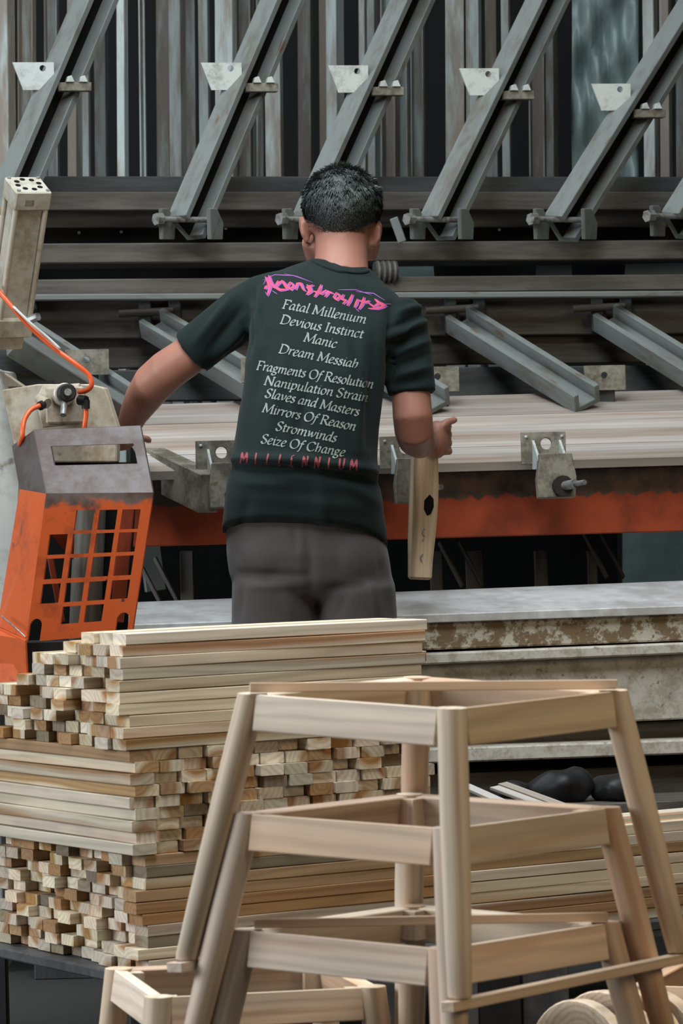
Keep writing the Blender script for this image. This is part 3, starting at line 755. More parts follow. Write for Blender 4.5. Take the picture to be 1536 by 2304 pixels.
def stick(L, p, ax, label, group, rg, name='teak_stick'):
    """p = centre of the near end; ax = long direction"""
    o = bpy.data.objects.new(name, rg.choice(SM[L]))
    x = ax.copy(); x.normalize(); y = eZ.cross(x)
    if rg.random() < 0.5:      # turned over, so grain differs
        R = Matrix(((x.x, y.x, 0), (x.y, y.y, 0), (x.z, y.z, 1)))
    else:
        R = Matrix(((x.x, -y.x, 0), (x.y, -y.y, 0), (x.z, -y.z, -1)))
    a = rg.uniform(-0.0025, 0.0025) if L < 0.9 else rg.uniform(-0.0008, 0.0008)
    W = Matrix.Translation(p) @ (Matrix.Rotation(a, 3, 'Z') @ R).to_4x4()
    place(o, W); tag(o, label, 'stick', group)
    return o
DC = 6.30
C0 = P(290, 1690, DC)
zL2t = C0.z                                # top of the cross layer
rg = random.Random(3)
TEXTS = []
# --- upper layer: sticks along A, ends to the left
rows1 = 10
starts = [3, 6, 7, 7, 8, 10, 10, 10, 10, 10]      # how many columns deep each row is, top row first
GU = 'sawn sticks of the upper layer'
for r in range(rows1):
    z = zL2t + STK * (rows1 - r) - STK / 2 + 0.0006
    for c in range(starts[r]):
        jut = rg.uniform(-0.012, 0.030) if c else rg.uniform(-0.012, 0.012)
        if c and rg.random() < 0.16: jut += 0.03
        p = C0 + eA * (jut - 0.006) + eB * (SW / 2 + c * (SW + 0.0035)); p.z = z
        if r == 0 and c == 0: p += eA * 0.012
        stick(0.64, p, eA, 'sawn teak stick in upper layer, %s row from top, %s from the near corner' % (ORD[r], ORD[c]), GU, rg)
# --- cross layer: sticks along B, ends to the right front
rows2 = 9; GC = 'sawn sticks of the cross layer'
for r in range(rows2):
    z = zL2t - STK * r - STK / 2
    for c in range(12):
        jut = rg.uniform(-0.006, 0.016) if c else rg.uniform(-0.004, 0.004)
        if rg.random() < 0.10: jut += 0.02
        p = C0 + eB * jut + eA * (SW / 2 + c * (SW + 0.0030) + (0.010 if r % 2 else 0.0) + rg.uniform(0, 0.001)); p.z = z
        stick(0.66, p, eB, 'sawn teak stick in middle cross layer, %s row from top, %s from the near corner' % (ORD[r], ORD[c]), GC, rg)
# --- lower layer: sticks along A again
zL3t = zL2t - STK * rows2 - 0.0006; rows3 = 10; GL = 'sawn sticks of the lower layer'
for r in range(rows3):
    z = zL3t - STK * r - STK / 2
    for c in range(11):
        jut = rg.uniform(-0.008, 0.026) if c else rg.uniform(-0.010, 0.014)
        if c and rg.random() < 0.14: jut += 0.028
        p = C0 + eA * (jut + 0.018) + eB * (SW / 2 + 0.004 + c * (SW + 0.0030)); p.z = z
        stick(0.66, p, eA, 'sawn teak stick in lower layer, %s row from top, %s from the near corner' % (ORD[r], ORD[c]), GL, rg)
zB = zL3t - STK * rows3 - 0.0006
# --- steel trolley under the stack
tr = empty('lumber_trolley', C0 * 1.0, 'low dark steel trolley carrying the stacks of sawn sticks', 'trolley')
tc_ = C0 + eA * 0.75 + eB * 0.30; tc_.z = zB - 0.0105
mb = MB(); mb.box(tc_, eA * 0.76, eB * 0.315, eZ * 0.010); mb.build('deck', MT['tray'], tr, bevel=0.003)
for a, b in ((0.0, 0.0), (0.0, 0.6), (0.75, 0.0), (0.75, 0.6), (1.5, 0.0), (1.5, 0.6)):
    q = C0 + eA * (a + 0.05) + eB * (b + 0.06); q.z = zB - 0.020
    q2 = q.copy(); q2.z = 0.0
    bar('leg', q2, q, rect(0.05, 0.05), MT['darkrail'], tr, up=(0, -1, 0))
# --- second stack to the right
C1 = P(1046, 1866, 6.74); rowsB = 13; GB = 'sawn sticks of the right stack'
C1 = C0 + eA * 0.70 + eB * 0.01; zt = P(1046, 1872, C1.y).z
rowsB = int((zt - zB) / STK)
for r in range(rowsB):
    z = zB + STK * (rowsB - r) - STK / 2
    for c in range(4 if r == 0 else 2):
        p = C1 + eA * rg.uniform(-0.006, 0.012) + eB * (SW / 2 + c * (SW + 0.003) + rg.uniform(0, 0.0015)); p.z = z
        stick(0.95, p, eA, 'long sawn stick in the right stack, %s row from top, %s from the front' % (ORD[r], ORD[c]), GB, rg)
zBt = zB + STK * rowsB
# pale offcuts lying across the right stack
for i, (u0, v0, u1, v1, d0, d1) in enumerate([(1046, 1768, 1190, 1832, 7.04, 6.80), (1112, 1772, 1290, 1838, 7.06, 6.82), (1130, 1764, 1300, 1826, 7.12, 6.9)]):
    a = P(u0, v0, d0); b = P(u1, v1, d1)
    o = bar('offcut_strip', a, b, rect(0.022, 0.006), MT['plank'], up=(0, -0.2, 1), bevel=0.0006)
    tag(o, ['pale offcut strip tilted on the right stack beside the stool leg', 'pale offcut strip on the right stack, lower of the crossed pair', 'pale offcut strip on the right stack, upper of the crossed pair'][i], 'strip', 'pale offcuts on the right stack')

# ================================================================== STOOLS
def stool(center, yaw, hd_top, hd_foot, H, leg_r, rail_h, label, tilt=(0.0, 0.0), seed=0, group='unfinished stools', cut=None):
    """center = middle of the top at world; legs on the diagonals; hd = half diagonals"""
    W = Matrix.Translation(Vector(center)) @ Matrix.Rotation(tilt[0], 4, 'X') @ Matrix.Rotation(tilt[1], 4, 'Y') @ Matrix.Rotation(yaw, 4, 'Z') @ Matrix.Translation((0, 0, -H))
    root = empty('stool_frame', (0, 0, 0), label, 'stool', group, mat=W)
    T_ = []
    for k in range(4):
        a = math.pi / 2 * k
        dr = Vector((math.cos(a), math.sin(a), 0))
        top = dr * hd_top + Vector((0, 0, H)); ft = dr * hd_foot
        T_.append((top, ft, dr))
        W2, L2 = frame(W @ ft, W @ top, W.to_3x3() @ dr)
        mb = MB(); rings = []; n = 20
        for t, s in ((0, 0.74), (0.006, 0.80), (0.25, 0.90), (0.6, 1.0), (1.0, 1.0)):
            rings.append([Vector((L2 * t, y * s, z * s)) for y, z in circ(leg_r, n)])
        mb.loft(rings)
        for p in mb.v:                                     # top cut flush with the rails
            if p.x > L2 * 0.9: p.x += 0.0
        # cut horizontally at both ends: shear end rings so that their plane is level
        tanv = (hd_foot - hd_top) / H
        for p in mb.v:
            if p.x > L2 * 0.95 or p.x < L2 * 0.004: p.x -= p.z * tanv
        me = mb.mesh('leg', MT['stool']); set_auto(me, 0.6)
        o = bpy.data.objects.new('leg', me); place(o, W2, root)
    for k in range(4):
        t0, f0, d0 = T_[k]; t1, f1, d1 = T_[(k + 1) % 4]
        mid = (d0 + d1).normalized()
        e = (t1 - t0).normalized()
        sl = (f0 - t0).normalized()
        drop = Vector((0, 0, -rail_h / 2 - 0.001)); out = mid * ((hd_foot - hd_top) / H * rail_h / 2 * 0.7)
        q0 = t0 + e * (leg_r * 0.75) + drop + out; q1 = t1 - e * (leg_r * 0.75) + drop + out
        o = bar('apron_rail', W @ q0, W @ q1, rect(0.022, rail_h), MT['stool'], root, up=W.to_3x3() @ Vector((0, 0, 1)) + (W.to_3x3() @ mid) * -0.15, bevel=0.0015)
        # corner blocks inside
        cbp = t0 - d0 * 0.035 + Vector((0, 0, -rail_h * 0.5))
        bar('corner_block', W @ (cbp + Vector((0, 0, -rail_h * 0.42))), W @ (cbp + Vector((0, 0, rail_h * 0.42))),
            [(-0.022, 0.012), (0.0, -0.014), (0.022, 0.012)], MT['stool'], root, up=W.to_3x3() @ d0, bevel=0.0008)
    return root, W, T_
ST_YAW = math.radians(4.0)
D1 = 5.05
c1 = P(975, 1556, D1); c2 = P(962, 1822, D1); c3 = P(960, 2082, D1)
HS = 0.376
s1, W1, T1 = stool(c1, ST_YAW, 0.257, 0.352, HS, 0.0205, 0.052, 'topmost stool frame of the stack, open square top with splayed round legs', (0.028, 0.022))
s2, W2_, T2 = stool(c2, ST_YAW + 0.01, 0.255, 0.350, HS, 0.0205, 0.052, 'middle stool frame of the stack of three pale wooden frames', (0.004, 0.016))
s3, W3_, T3 = stool(c3, ST_YAW - 0.01, 0.255, 0.350, HS, 0.0205, 0.052, 'lowest stool frame of the stack of three pale wooden frames', (-0.004, 0.012))
c3z = c3.z - HS
# low stool at the left, and one at the far right
s4, W4, T4 = stool(P(545, 2198, 5.50), math.radians(45 + 14), 0.232, 0.275, P(545, 2198, 5.50).z - 0.002, 0.0215, 0.050, 'separate low stool frame at bottom left beside the stacked frames', (0.0, 0.012))
s5, W5, T5 = stool(P(1705, 2190, 6.0), math.radians(45 - 20), 0.232, 0.275, P(1705, 2190, 6.0).z - 0.002, 0.0215, 0.050, 'separate low stool frame cut off by the right edge', (0.0, 0.0))
# battens
def batten(a, b, w, h, label):
    o = bar('batten', a, b, rect(w, h), MT['stool'], up=(0, 0.1, 1), bevel=0.0008); tag(o, label, 'batten', 'thin wooden battens'); return o
t_ = lambda W, T, k, dz=0.0: W @ (T[k][0] + Vector((0, 0, dz)))
def ext(a, b, e): d = (b - a).normalized(); return a - d * e, b + d * e
a, b = ext(t_(W1, T1, 2, 0.0085), t_(W1, T1, 0, 0.0085), 0.004); batten(a + Vector((0, -0.012, 0)), b + Vector((0, -0.012, 0)), 0.020, 0.013, 'thin batten lying diagonally across the topmost stool frame')
a, b = ext(t_(W3_, T3, 2, 0.0085), t_(W3_, T3, 0, 0.0085), 0.002); batten(a + Vector((0.012, -0.012, 0)), b + Vector((0, -0.012, 0)), 0.020, 0.013, 'thin batten lying diagonally across the lowest stool frame')
# battens under the feet of the topmost stool
fN, fR, fL = W1 @ T1[3][1], W1 @ T1[0][1], W1 @ T1[2][1]
dz = Vector((0, 0, -0.010))
batten(fN + dz + (fN - fR).normalized() * 0.026, fR + dz + (fR - fN).normalized() * 0.05, 0.022, 0.014, 'thin batten under the near and right feet of the topmost stool')
fF = W1 @ T1[1][1]
batten(fL + dz + (fL - fF).normalized() * 0.026, fF + dz + (fF - fL).normalized() * 0.03, 0.030, 0.014, 'thin batten under the left foot of the topmost stool')

# round wooden discs standing on edge at the lower right
GD = 'wooden discs standing on edge'
for i, (r, yw) in enumerate([(0.118, 50), (0.122, 50), (0.120, 49), (0.116, 51)]):
    c = P(1305, 2300, 5.60) + Vector((0.77, 0.64, 0)) * 0.055 * i; c.z = r
    axd = Vector((-math.sin(math.radians(yw)), -math.cos(math.radians(yw)), 0.04)).normalized()
    W, L = frame(c - axd * 0.012, c + axd * 0.012, (0, 0, 1))
    mb = MB(); rings = []; n = 44
    for x_, rr_ in ((0, r - 0.003), (0.003, r), (0.021, r), (0.024, r - 0.003), (0.024, r - 0.020), (0.0215, r - 0.024), (0.0215, 0.02)):
        rings.append([Vector((x_, y, z)) for y, z in circ(rr_, n)])
    mb.loft(rings); me = mb.mesh('disc', MT['disc']); set_auto(me, 0.6)
    o = bpy.data.objects.new('wooden_disc', me); place(o, W)
    tag(o, 'round pale wooden disc standing on edge at bottom right, %s from the left' % ORD[i], 'disc', GD)
# blocks and a slab on the trolley behind the stools
for i, (u0, u1, v0, v1, d, mt) in enumerate([(812, 932, 2180, 2232, 6.42, 'tray'), (1034, 1072, 2168, 2212, 6.5, 'tray'), (1074, 1168, 2170, 2214, 6.5, 'rubber'), (1172, 1275, 2160, 2204, 6.55, 'tray')]):
    a = P(u0, v1, d); b = P(u1, v0, d); mb = MB()
    zb = 0.0
    mb.abox(((a.x + b.x) / 2, d + 0.02, (zb + b.z) / 2), (b.x - a.x, 0.12, b.z - zb))
    o = mb.build('steel_block', MT[mt], bevel=0.002)
    tag(o, ['grey steel block behind the low left stool frame', 'small grey block behind the near stool leg', 'black block behind the near stool leg', 'pale grey block under the right stack'][i], 'block', 'blocks on the floor by the trolley')

# ================================================================== PERSON
DM = 7.60
PX = DM / F                                      # metres per pixel at the man
def ring_lr(L, R, dc, ht, lift=0.0, n=36, sq=2.4):
    """closed ring through left/right silhouette pixels, centre depth dc, half thickness ht, lift (px) of the back"""
    a = P(L[0], L[1], dc); b = P(R[0], R[1], dc); c = (a + b) / 2; h = (b - a) / 2; out = []
    for k in range(n):
        t = 2 * math.pi * k / n; ct, st = math.cos(t), math.sin(t)
        x = math.copysign(abs(ct) ** (2 / sq), ct); y = math.copysign(abs(st) ** (2 / sq), st)
        out.append(c + h * x + Vector((0, y * ht, 0)) + Vector((0, 0, lift * PX * max(0, -y))))
    return out
TOR = [((496, 1206), (872, 1238), 7.672, 0.132, 58), ((500, 1172), (870, 1200), 7.670, 0.134, 40), ((507, 1125), (862, 1150), 7.660, 0.136, 12), ((513, 1075), (856, 1090), 7.654, 0.132, 4), ((520, 1040), (853, 1058), 7.650, 0.138, 2), ((524, 1005), (852, 1022), 7.652, 0.138, 0),
       ((535, 950), (854, 962), 7.656, 0.130, 0), ((545, 890), (860, 895), 7.666, 0.124, 0), ((549, 830), (868, 840), 7.682, 0.122, 0),
       ((551, 780), (880, 802), 7.702, 0.120, 0), ((554, 730), (902, 768), 7.726, 0.118, 2), ((556, 690), (922, 735), 7.750, 0.112, 4),
       ((572, 650), (918, 700), 7.776, 0.100, 8), ((605, 622), (892, 662), 7.806, 0.084, 10), ((655, 600), (858, 632), 7.834, 0.068, 8), ((700, 580), (829, 606), 7.856, 0.056, 2)]
torso = MB(); torso.loft([ring_lr(*t) for t in TOR])
slL = MB(); slL.tube([P(640, 655, 7.80), P(590, 676, 7.79), P(545, 704, 7.79), P(500, 738, 7.80), P(450, 776, 7.815), P(429, 794, 7.82)], [0.048, 0.057, 0.060, 0.059, 0.056, 0.056], 24)
slR = MB(); slR.tube([P(880, 705, 7.775), P(905, 750, 7.76), P(915, 800, 7.745), P(921, 850, 7.735), P(925, 888, 7.73)], [0.060, 0.058, 0.0545, 0.053, 0.053], 24)
shirt_me = remesh([torso, slL, slR], 0.0060, 12, 0.5)

# folds: (u0, v0, u1, v1, width px, amplitude m) pushed along the normal
FOLDS = [(750, 600, 800, 640, 7, 0.004), (690, 610, 735, 660, 8, -0.003), (770, 620, 842, 672, 8, -0.004), (565, 640, 590, 760, 9, -0.005), (585, 650, 570, 740, 8, 0.004),
         (880, 690, 880, 860, 9, -0.008), (560, 700, 556, 800, 9, -0.007),
         (890, 705, 950, 690, 6, 0.004), (885, 735, 955, 705, 6, -0.004), (885, 755, 958, 722, 6, 0.0045), (884, 778, 958, 745, 6, -0.004), (884, 800, 960, 768, 6, 0.0045), (886, 826, 962, 798, 6, -0.004), (888, 848, 962, 826, 6, 0.004), (890, 868, 965, 850, 6, -0.003),
         (530, 660, 440, 770, 9, 0.004), (545, 690, 470, 790, 9, -0.004), (550, 740, 490, 800, 9, 0.004), (548, 770, 500, 815, 8, -0.003),
         (600, 760, 570, 930, 12, -0.004), (640, 800, 600, 1000, 13, 0.003), (700, 850, 660, 1010, 14, -0.003), (760, 700, 800, 900, 14, 0.003), (840, 760, 830, 1000, 13, -0.005), (815, 780, 808, 1010, 12, 0.004),
         (520, 1052, 700, 1058, 9, -0.009), (680, 1056, 855, 1086, 9, -0.009), (520, 1030, 700, 1036, 10, 0.006), (690, 1036, 850, 1058, 10, 0.006),
         (540, 1085, 640, 1092, 10, 0.003), (640, 1110, 800, 1120, 14, -0.003), (760, 1080, 850, 1130, 12, 0.003), (555, 1120, 545, 1180, 12, -0.003), (720, 1090, 730, 1170, 16, 0.003)]
def project(p):
    q = p - CAMP; z = q.dot(FWD)
    return 768 + F * q.dot(RIGHT) / z, 1152 - F * q.dot(UP) / z
def apply_folds(me, folds, noise_amp=0.0, nscale=12.0):
    me.calc_loop_triangles(); nor = [v.normal.copy() for v in me.vertices]
    for i, v in enumerate(me.vertices):
        u, w = project(v.co); dsp = 0.0; facing = max(0.0, -nor[i].y + 0.35)
        if facing > 0:
            for (u0, v0, u1, v1, wd_, am) in folds:
                if not (min(u0, u1) - 40 < u < max(u0, u1) + 40 and min(v0, v1) - 40 < w < max(v0, v1) + 40): continue
                dx, dy = u1 - u0, v1 - v0; L2 = dx * dx + dy * dy
                t = max(0.0, min(1.0, ((u - u0) * dx + (w - v0) * dy) / L2))
                ds = math.hypot(u - u0 - dx * t, w - v0 - dy * t)
                dsp += am * math.exp(-(ds / wd_) ** 2) * min(1.0, facing * 1.5) * math.sin(math.pi * min(1, max(0, 0.12 + 0.76 * t)))
        if noise_amp: dsp += noise_amp * mnoise.noise(v.co * nscale)
        v.co += nor[i] * dsp
    me.update()
apply_folds(shirt_me, [(a, b, c, d, w * (1.25 if a > 883 else 1.1), m * (2.6 if a > 883 or a < 552 else 2.1)) for a, b, c, d, w, m in FOLDS], 0.006, 9.0)

# body: one continuous skin surface from head to ankles
body = []
t = MB(); t.loft([ring_lr((L[0] + 24, L[1]), (R[0] - 24, R[1]), d, h - 0.030, 0) for (L, R, d, h, _) in TOR[3:]]); body.append(t)
# neck and head (tilted forward, looking down at the work)
nk = MB(); nk.tube([P(766, 640, 7.83), P(767, 600, 7.855), P(768, 560, 7.880), P(770, 500, 7.90)], [0.066, 0.060, 0.058, 0.060], 24); body.append(nk)
HC = P(769, 472, 7.905); HR = Matrix.Rotation(0.30, 3, 'X') @ Matrix.Rotation(0.03, 3, 'Y')
HR = Matrix.Rotation(-0.30, 3, 'X') @ Matrix.Rotation(0.05, 3, 'Y')
hd = MB(); hd.ball(HC, 0.080, 0.098, 0.088, 28, 18, HR); body.append(hd)
fc = MB(); fc.ball(HC + HR @ Vector((0.004, 0.036, -0.062)), 0.066, 0.068, 0.078, 24, 16, HR); body.append(fc)
jw = MB(); jw.ball(HC + HR @ Vector((0.002, 0.055, -0.112)), 0.046, 0.048, 0.036, 20, 12, HR); body.append(jw)
ns = MB(); ns.tube([HC + HR @ Vector((0, 0.100, -0.020)), HC + HR @ Vector((0, 0.116, -0.052)), HC + HR @ Vector((0, 0.108, -0.066))], [0.009, 0.015, 0.010], 12); body.append(ns)
br = MB(); br.tube([HC + HR @ Vector((x_, 0.098 - 6 * x_ * x_, -0.008)) for x_ in (-0.05, -0.025, 0, 0.025, 0.05)], 0.010, 10); body.append(br)
lp = MB(); lp.tube([HC + HR @ Vector((x_, 0.102 - 9 * x_ * x_, -0.090)) for x_ in (-0.024, -0.012, 0, 0.012, 0.024)], 0.008, 10); body.append(lp)
def ear(u, v, s):
    e = MB(); c = P(u, v, 7.905)
    e.ball(c, 0.008, 0.019, 0.032, 16, 12, Matrix.Rotation(s * 0.45, 3, 'Z') @ Matrix.Rotation(-s * 0.22, 3, 'Y')); body.append(e)
    e2 = MB(); e2.tube([P(u + s * 3, v - 26, 7.90), P(u - s * 4, v - 14, 7.89), P(u - s * 3, v + 8, 7.89), P(u + s * 8, v + 28, 7.895)], [0.006, 0.0062, 0.0062, 0.007], 10); body.append(e2)
ear(684, 516, 1); ear(848, 527, -1)
jl = MB(); jl.tube([P(706, 540, 7.93), P(712, 580, 7.96)], [0.03, 0.025], 12); body.append(jl)
jr = MB(); jr.tube([P(832, 540, 7.94), P(826, 580, 7.96)], [0.026, 0.022], 12); body.append(jr)
# arms
la = MB(); la.tube([P(600, 685, 7.80), P(500, 745, 7.805), P(425, 800, 7.82), P(375, 834, 7.84), P(345, 862, 7.87), P(322, 895, 7.93), P(302, 930, 8.00), P(288, 962, 8.05)],
                   [0.038, 0.042, 0.044, 0.0455, 0.046, 0.041, 0.033, 0.027], 22); body.append(la)
ra = MB(); ra.tube([P(890, 710, 7.77), P(912, 800, 7.745), P(924, 880, 7.73), P(928, 938, 7.718), P(931, 968, 7.732), P(936, 986, 7.77), P(944, 993, 7.83), P(951, 993, 7.88), P(957, 992, 7.92)],
                   [0.038, 0.034, 0.0425, 0.0435, 0.0430, 0.0415, 0.038, 0.033, 0.027], 22); body.append(ra)
def finger(pts, r):
    m = MB(); m.tube(crom(pts, 4), [r * (1.05 - 0.25 * i / (4 * (len(pts) - 1))) for i in range(4 * (len(pts) - 1) + 1)], 10); m.ball(pts[-1], r * 0.82, r * 0.82, r * 0.82, 10, 8); body.append(m)
# right hand: closed round the bar (bar axis vertical at BX, BY)
HB = P(960, 990, 7.985)
pm = MB(); pm.ball(HB + Vector((0.022, -0.030, 0.0)), 0.024, 0.030, 0.044, 18, 12); body.append(pm)
for k in range(4):
    zz = 0.030 - 0.019 * k; L = [0.95, 1.05, 1.0, 0.85][k]
    finger([HB + Vector((0.036, -0.022, zz)), HB + Vector((0.050, 0.010 * L, zz)), HB + Vector((0.032, 0.040 * L, zz)), HB + Vector((-0.006, 0.046 * L, zz - 0.002)), HB + Vector((-0.030 * L, 0.034, zz - 0.003))], 0.0092)
finger([HB + Vector((0.030, -0.040, 0.020)), HB + Vector((0.040, -0.040, 0.034)), HB + Vector((0.052, -0.030, 0.040)), HB + Vector((0.062, -0.020, 0.043))], 0.0105)
# left hand resting on the end of the panel, behind the guard
HLc = P(268, 990, 8.10)
pm = MB(); pm.ball(HLc + Vector((0, 0, 0.0)), 0.040, 0.044, 0.016, 18, 12, Matrix.Rotation(-0.5, 3, 'X')); body.append(pm)
pm = MB(); pm.tube([P(290, 955, 8.04), HLc + Vector((0, -0.01, 0.004))], [0.027, 0.026], 14); body.append(pm)
for k, x_ in enumerate((-0.030, -0.011, 0.009, 0.028)):
    L = [0.82, 1.0, 1.05, 0.92][k]
    finger([HLc + Vector((x_, 0.030, 0.006)), HLc + Vector((x_ * 1.15, 0.062 * L, 0.016)), HLc + Vector((x_ * 1.25, 0.090 * L, 0.008)), HLc + Vector((x_ * 1.3, 0.104 * L, -0.006))], 0.0088)
finger([HLc + Vector((0.034, -0.008, 0.004)), HLc + Vector((0.058, 0.012, 0.002)), HLc + Vector((0.066, 0.036, -0.002))], 0.0100)
# hips and legs (inside the trousers)
hp = MB(); hp.ball(P(688, 1225, 7.69), 0.140, 0.085, 0.10, 24, 14); body.append(hp)
FT = []
for u, fx in ((612, -0.165), (792, 0.03)):
    hip = P(u, 1270, 7.68); kn = Vector((hip.x - 0.004, 7.66, 0.46)); an = Vector((fx, 7.69, 0.085)); FT.append(an)
    lg = MB(); lg.tube([hip, hip * 0.5 + kn * 0.5, kn, kn * 0.5 + an * 0.5 + Vector((0, -0.015, 0)), an, an + Vector((0, 0.02, -0.045))], [0.082, 0.072, 0.056, 0.054, 0.036, 0.034], 20); body.append(lg)
    ff = MB(); ff.ball(an + Vector((0, 0.06, -0.05)), 0.042, 0.115, 0.03, 18, 10); body.append(ff)
body_me = remesh(body, 0.0048, 4, 0.5)
body_me.name = 'person'; body_me.materials.clear(); body_me.materials.append(MT['skin'])
def origin_to(me, loc):
    me.transform(Matrix.Translation(-Vector(loc))); me.update()
PL = Vector((P(690, 1300, 7.64).x, 7.64, 0.0))
for me in (body_me, shirt_me): me.polygons.foreach_set('use_smooth', [True] * len(me.polygons))
# surfaces needed for projecting the print
dgv = [v.co.copy() for v in shirt_me.vertices]; dgf = [tuple(p.vertices) for p in shirt_me.polygons]
BV = BVHTree.FromPolygons(dgv, dgf)
origin_to(body_me, PL); origin_to(shirt_me, PL)
man = bpy.data.objects.new('person', body_me); place(man, Matrix.Translation(PL))
tag(man, 'person seen from behind in printed dark T-shirt, leaning over the clamp bed', 'person')
shirt_me.materials.clear(); shirt_me.materials.append(MT['shirt']); shirt_me.name = 't_shirt'
shirt = bpy.data.objects.new('t_shirt', shirt_me); place(shirt, Matrix.Translation(PL), man); tag(shirt, 'dark green T-shirt with white and pink back print')
# collar band
cb2 = []
for k in range(25):
    tt = math.pi * (1.0 + k / 24.0)
    u = 764 + 62 * math.cos(tt); 
    v = 594 + 0.21 * (u - 764) + 16 * -math.sin(tt)
    r_ = ray(u, v); hit = BV.ray_cast(CAMP, r_.normalized())
    if hit[0] is not None: cb2.append(hit[0] + Vector((0, -0.001, 0)))
if len(cb2) > 6:
    mb = MB(); mb.tube(cb2, 0.0045, 8, flat=1.0); mb.build('collar', MT['shirt'], shirt, smooth=True)

# trousers
tr_parts = []
t = MB(); t.loft([ring_lr((522, 1130), (846, 1140), 7.682, 0.095), ring_lr((508, 1180), (864, 1200), 7.682, 0.118), ring_lr((508, 1240), (876, 1255), 7.682, 0.128), ring_lr((516, 1295), (884, 1305), 7.680, 0.118), ring_lr((540, 1330), (870, 1336), 7.680, 0.098), ring_lr((610, 1352), (820, 1355), 7.680, 0.05)]); tr_parts.append(t)
for c_ in ((612, 1250), (778, 1258)):
    t = MB(); t.ball(P(c_[0], c_[1], 7.658), 0.090, 0.100, 0.092, 24, 14); tr_parts.append(t)
for i, (uL, uR) in enumerate(((521, 707), (714, 893))):
    A = FT[i]; rgs = []
    rgs.append(ring_lr((uL + 2, 1310), (uR - 8 if i == 0 else uR - 3, 1310), 7.678, 0.110))
    rgs.append(ring_lr((uL, 1380), (uR, 1380), 7.678, 0.102)); rgs.append(ring_lr((uL - 2, 1450), (uR - 2, 1450), 7.675, 0.098))
    for z_, w_ in ((0.5, 0.078), (0.3, 0.073), (0.09, 0.068)):
        cx = P((uL + uR) / 2, 1450, 7.675).x; f_ = (0.66 - z_) / 0.6; c = Vector((cx + (A.x - cx) * f_, 7.675 + 0.02 * f_, z_))
        rgs.append([c + Vector((w_ * math.cos(2 * math.pi * k / 36), w_ * 1.08 * math.sin(2 * math.pi * k / 36), 0)) for k in range(36)])
    t = MB(); t.loft(rgs); tr_parts.append(t)
pants_me = remesh(tr_parts, 0.0065, 14, 0.5)
PF = [(690, 1190, 700, 1330, 12, -0.008), (660, 1190, 668, 1240, 7, -0.004), (540, 1290, 690, 1296, 9, -0.006), (560, 1320, 690, 1316, 9, 0.004), (530, 1230, 560, 1300, 10, -0.004), (720, 1330, 860, 1310, 10, -0.004),
      (850, 1240, 872, 1380, 10, -0.005), (830, 1290, 850, 1390, 9, 0.004), (780, 1330, 760, 1390, 10, -0.003), (545, 1320, 540, 1390, 9, -0.004), (640, 1330, 660, 1390, 10, 0.004), (690, 1160, 690, 1260, 22, 0.004)]
apply_folds(pants_me, PF, 0.003, 9.0); pants_me.polygons.foreach_set('use_smooth', [True] * len(pants_me.polygons))
origin_to(pants_me, PL); pants_me.materials.clear(); pants_me.materials.append(MT['pants']); pants_me.name = 'trousers'
po = bpy.data.objects.new('trousers', pants_me); place(po, Matrix.Translation(PL), man); tag(po, 'loose charcoal trousers')
for A in FT:
    mb = MB(); rgs = []
    for y_, w_, h_ in ((-0.085, 0.028, 0.05), (-0.06, 0.042, 0.075), (0.0, 0.046, 0.085), (0.07, 0.050, 0.065), (0.14, 0.048, 0.048), (0.185, 0.03, 0.035)):
        rgs.append([Vector((A.x + w_ * math.cos(2 * math.pi * k / 20), A.y + y_ + 0.01, max(0.001, h_ / 2 + 0.001 + h_ / 2 * 1.25 * math.sin(2 * math.pi * k / 20)))) for k in range(20)])
    mb.loft(rgs); mb.build('shoe', MT['shoe'], man, smooth=True)

# hair: fitted cap and short strands
def hair_keep(p):
    u, v = project(p); q = HR.transposed() @ (p - HC)
    du = (u - 770) / 90.0
    lim = 518 - 30 * abs(du) ** 2.2
    if q.y > 0.052 and q.z < 0.035: return False
    return v < lim
mb = MB(); rings = []; nA, mA = 64, 44; idx = {}; vs = []; fs = []
def hp_(a, b, extra=0.0):
    s = Vector((math.sin(a) * math.cos(b), math.sin(a) * math.sin(b), math.cos(a)))
    r = 1.0
    return HC + HR @ Vector((s.x * (0.0845 + extra), s.y * (0.1035 + extra), s.z * (0.0885 + extra)))
for i in range(mA + 1):
    for k in range(nA):
        a = math.pi * (0.002 + 0.996 * i / mA); b = 2 * math.pi * k / nA
        p = hp_(a, b); u, v = project(p)
        ex = 0.006 * max(0.0, min(1.0, (505 - v) / 90.0)) + 0.0022 * mnoise.noise(p * 55)
        vs.append(hp_(a, b, ex - 0.002))
for i in range(mA):
    for k in range(nA):
        f = (i * nA + k, i * nA + (k + 1) % nA, (i + 1) * nA + (k + 1) % nA, (i + 1) * nA + k)
        c = sum((vs[j] for j in f), Vector()) / 4
        if hair_keep(c): fs.append(f)
used = sorted(set(j for f in fs for j in f)); mp = {j: q for q, j in enumerate(used)}
hm = MB(); hm.add([vs[j] for j in used], [tuple(mp[j] for j in f) for f in fs])
hair = hm.build('hair', MT['hair'], man, smooth=True); tag(hair, 'short black hair with faded sides')
rgH = random.Random(5); sv = MB(); sv2 = MB(); cnt = 0
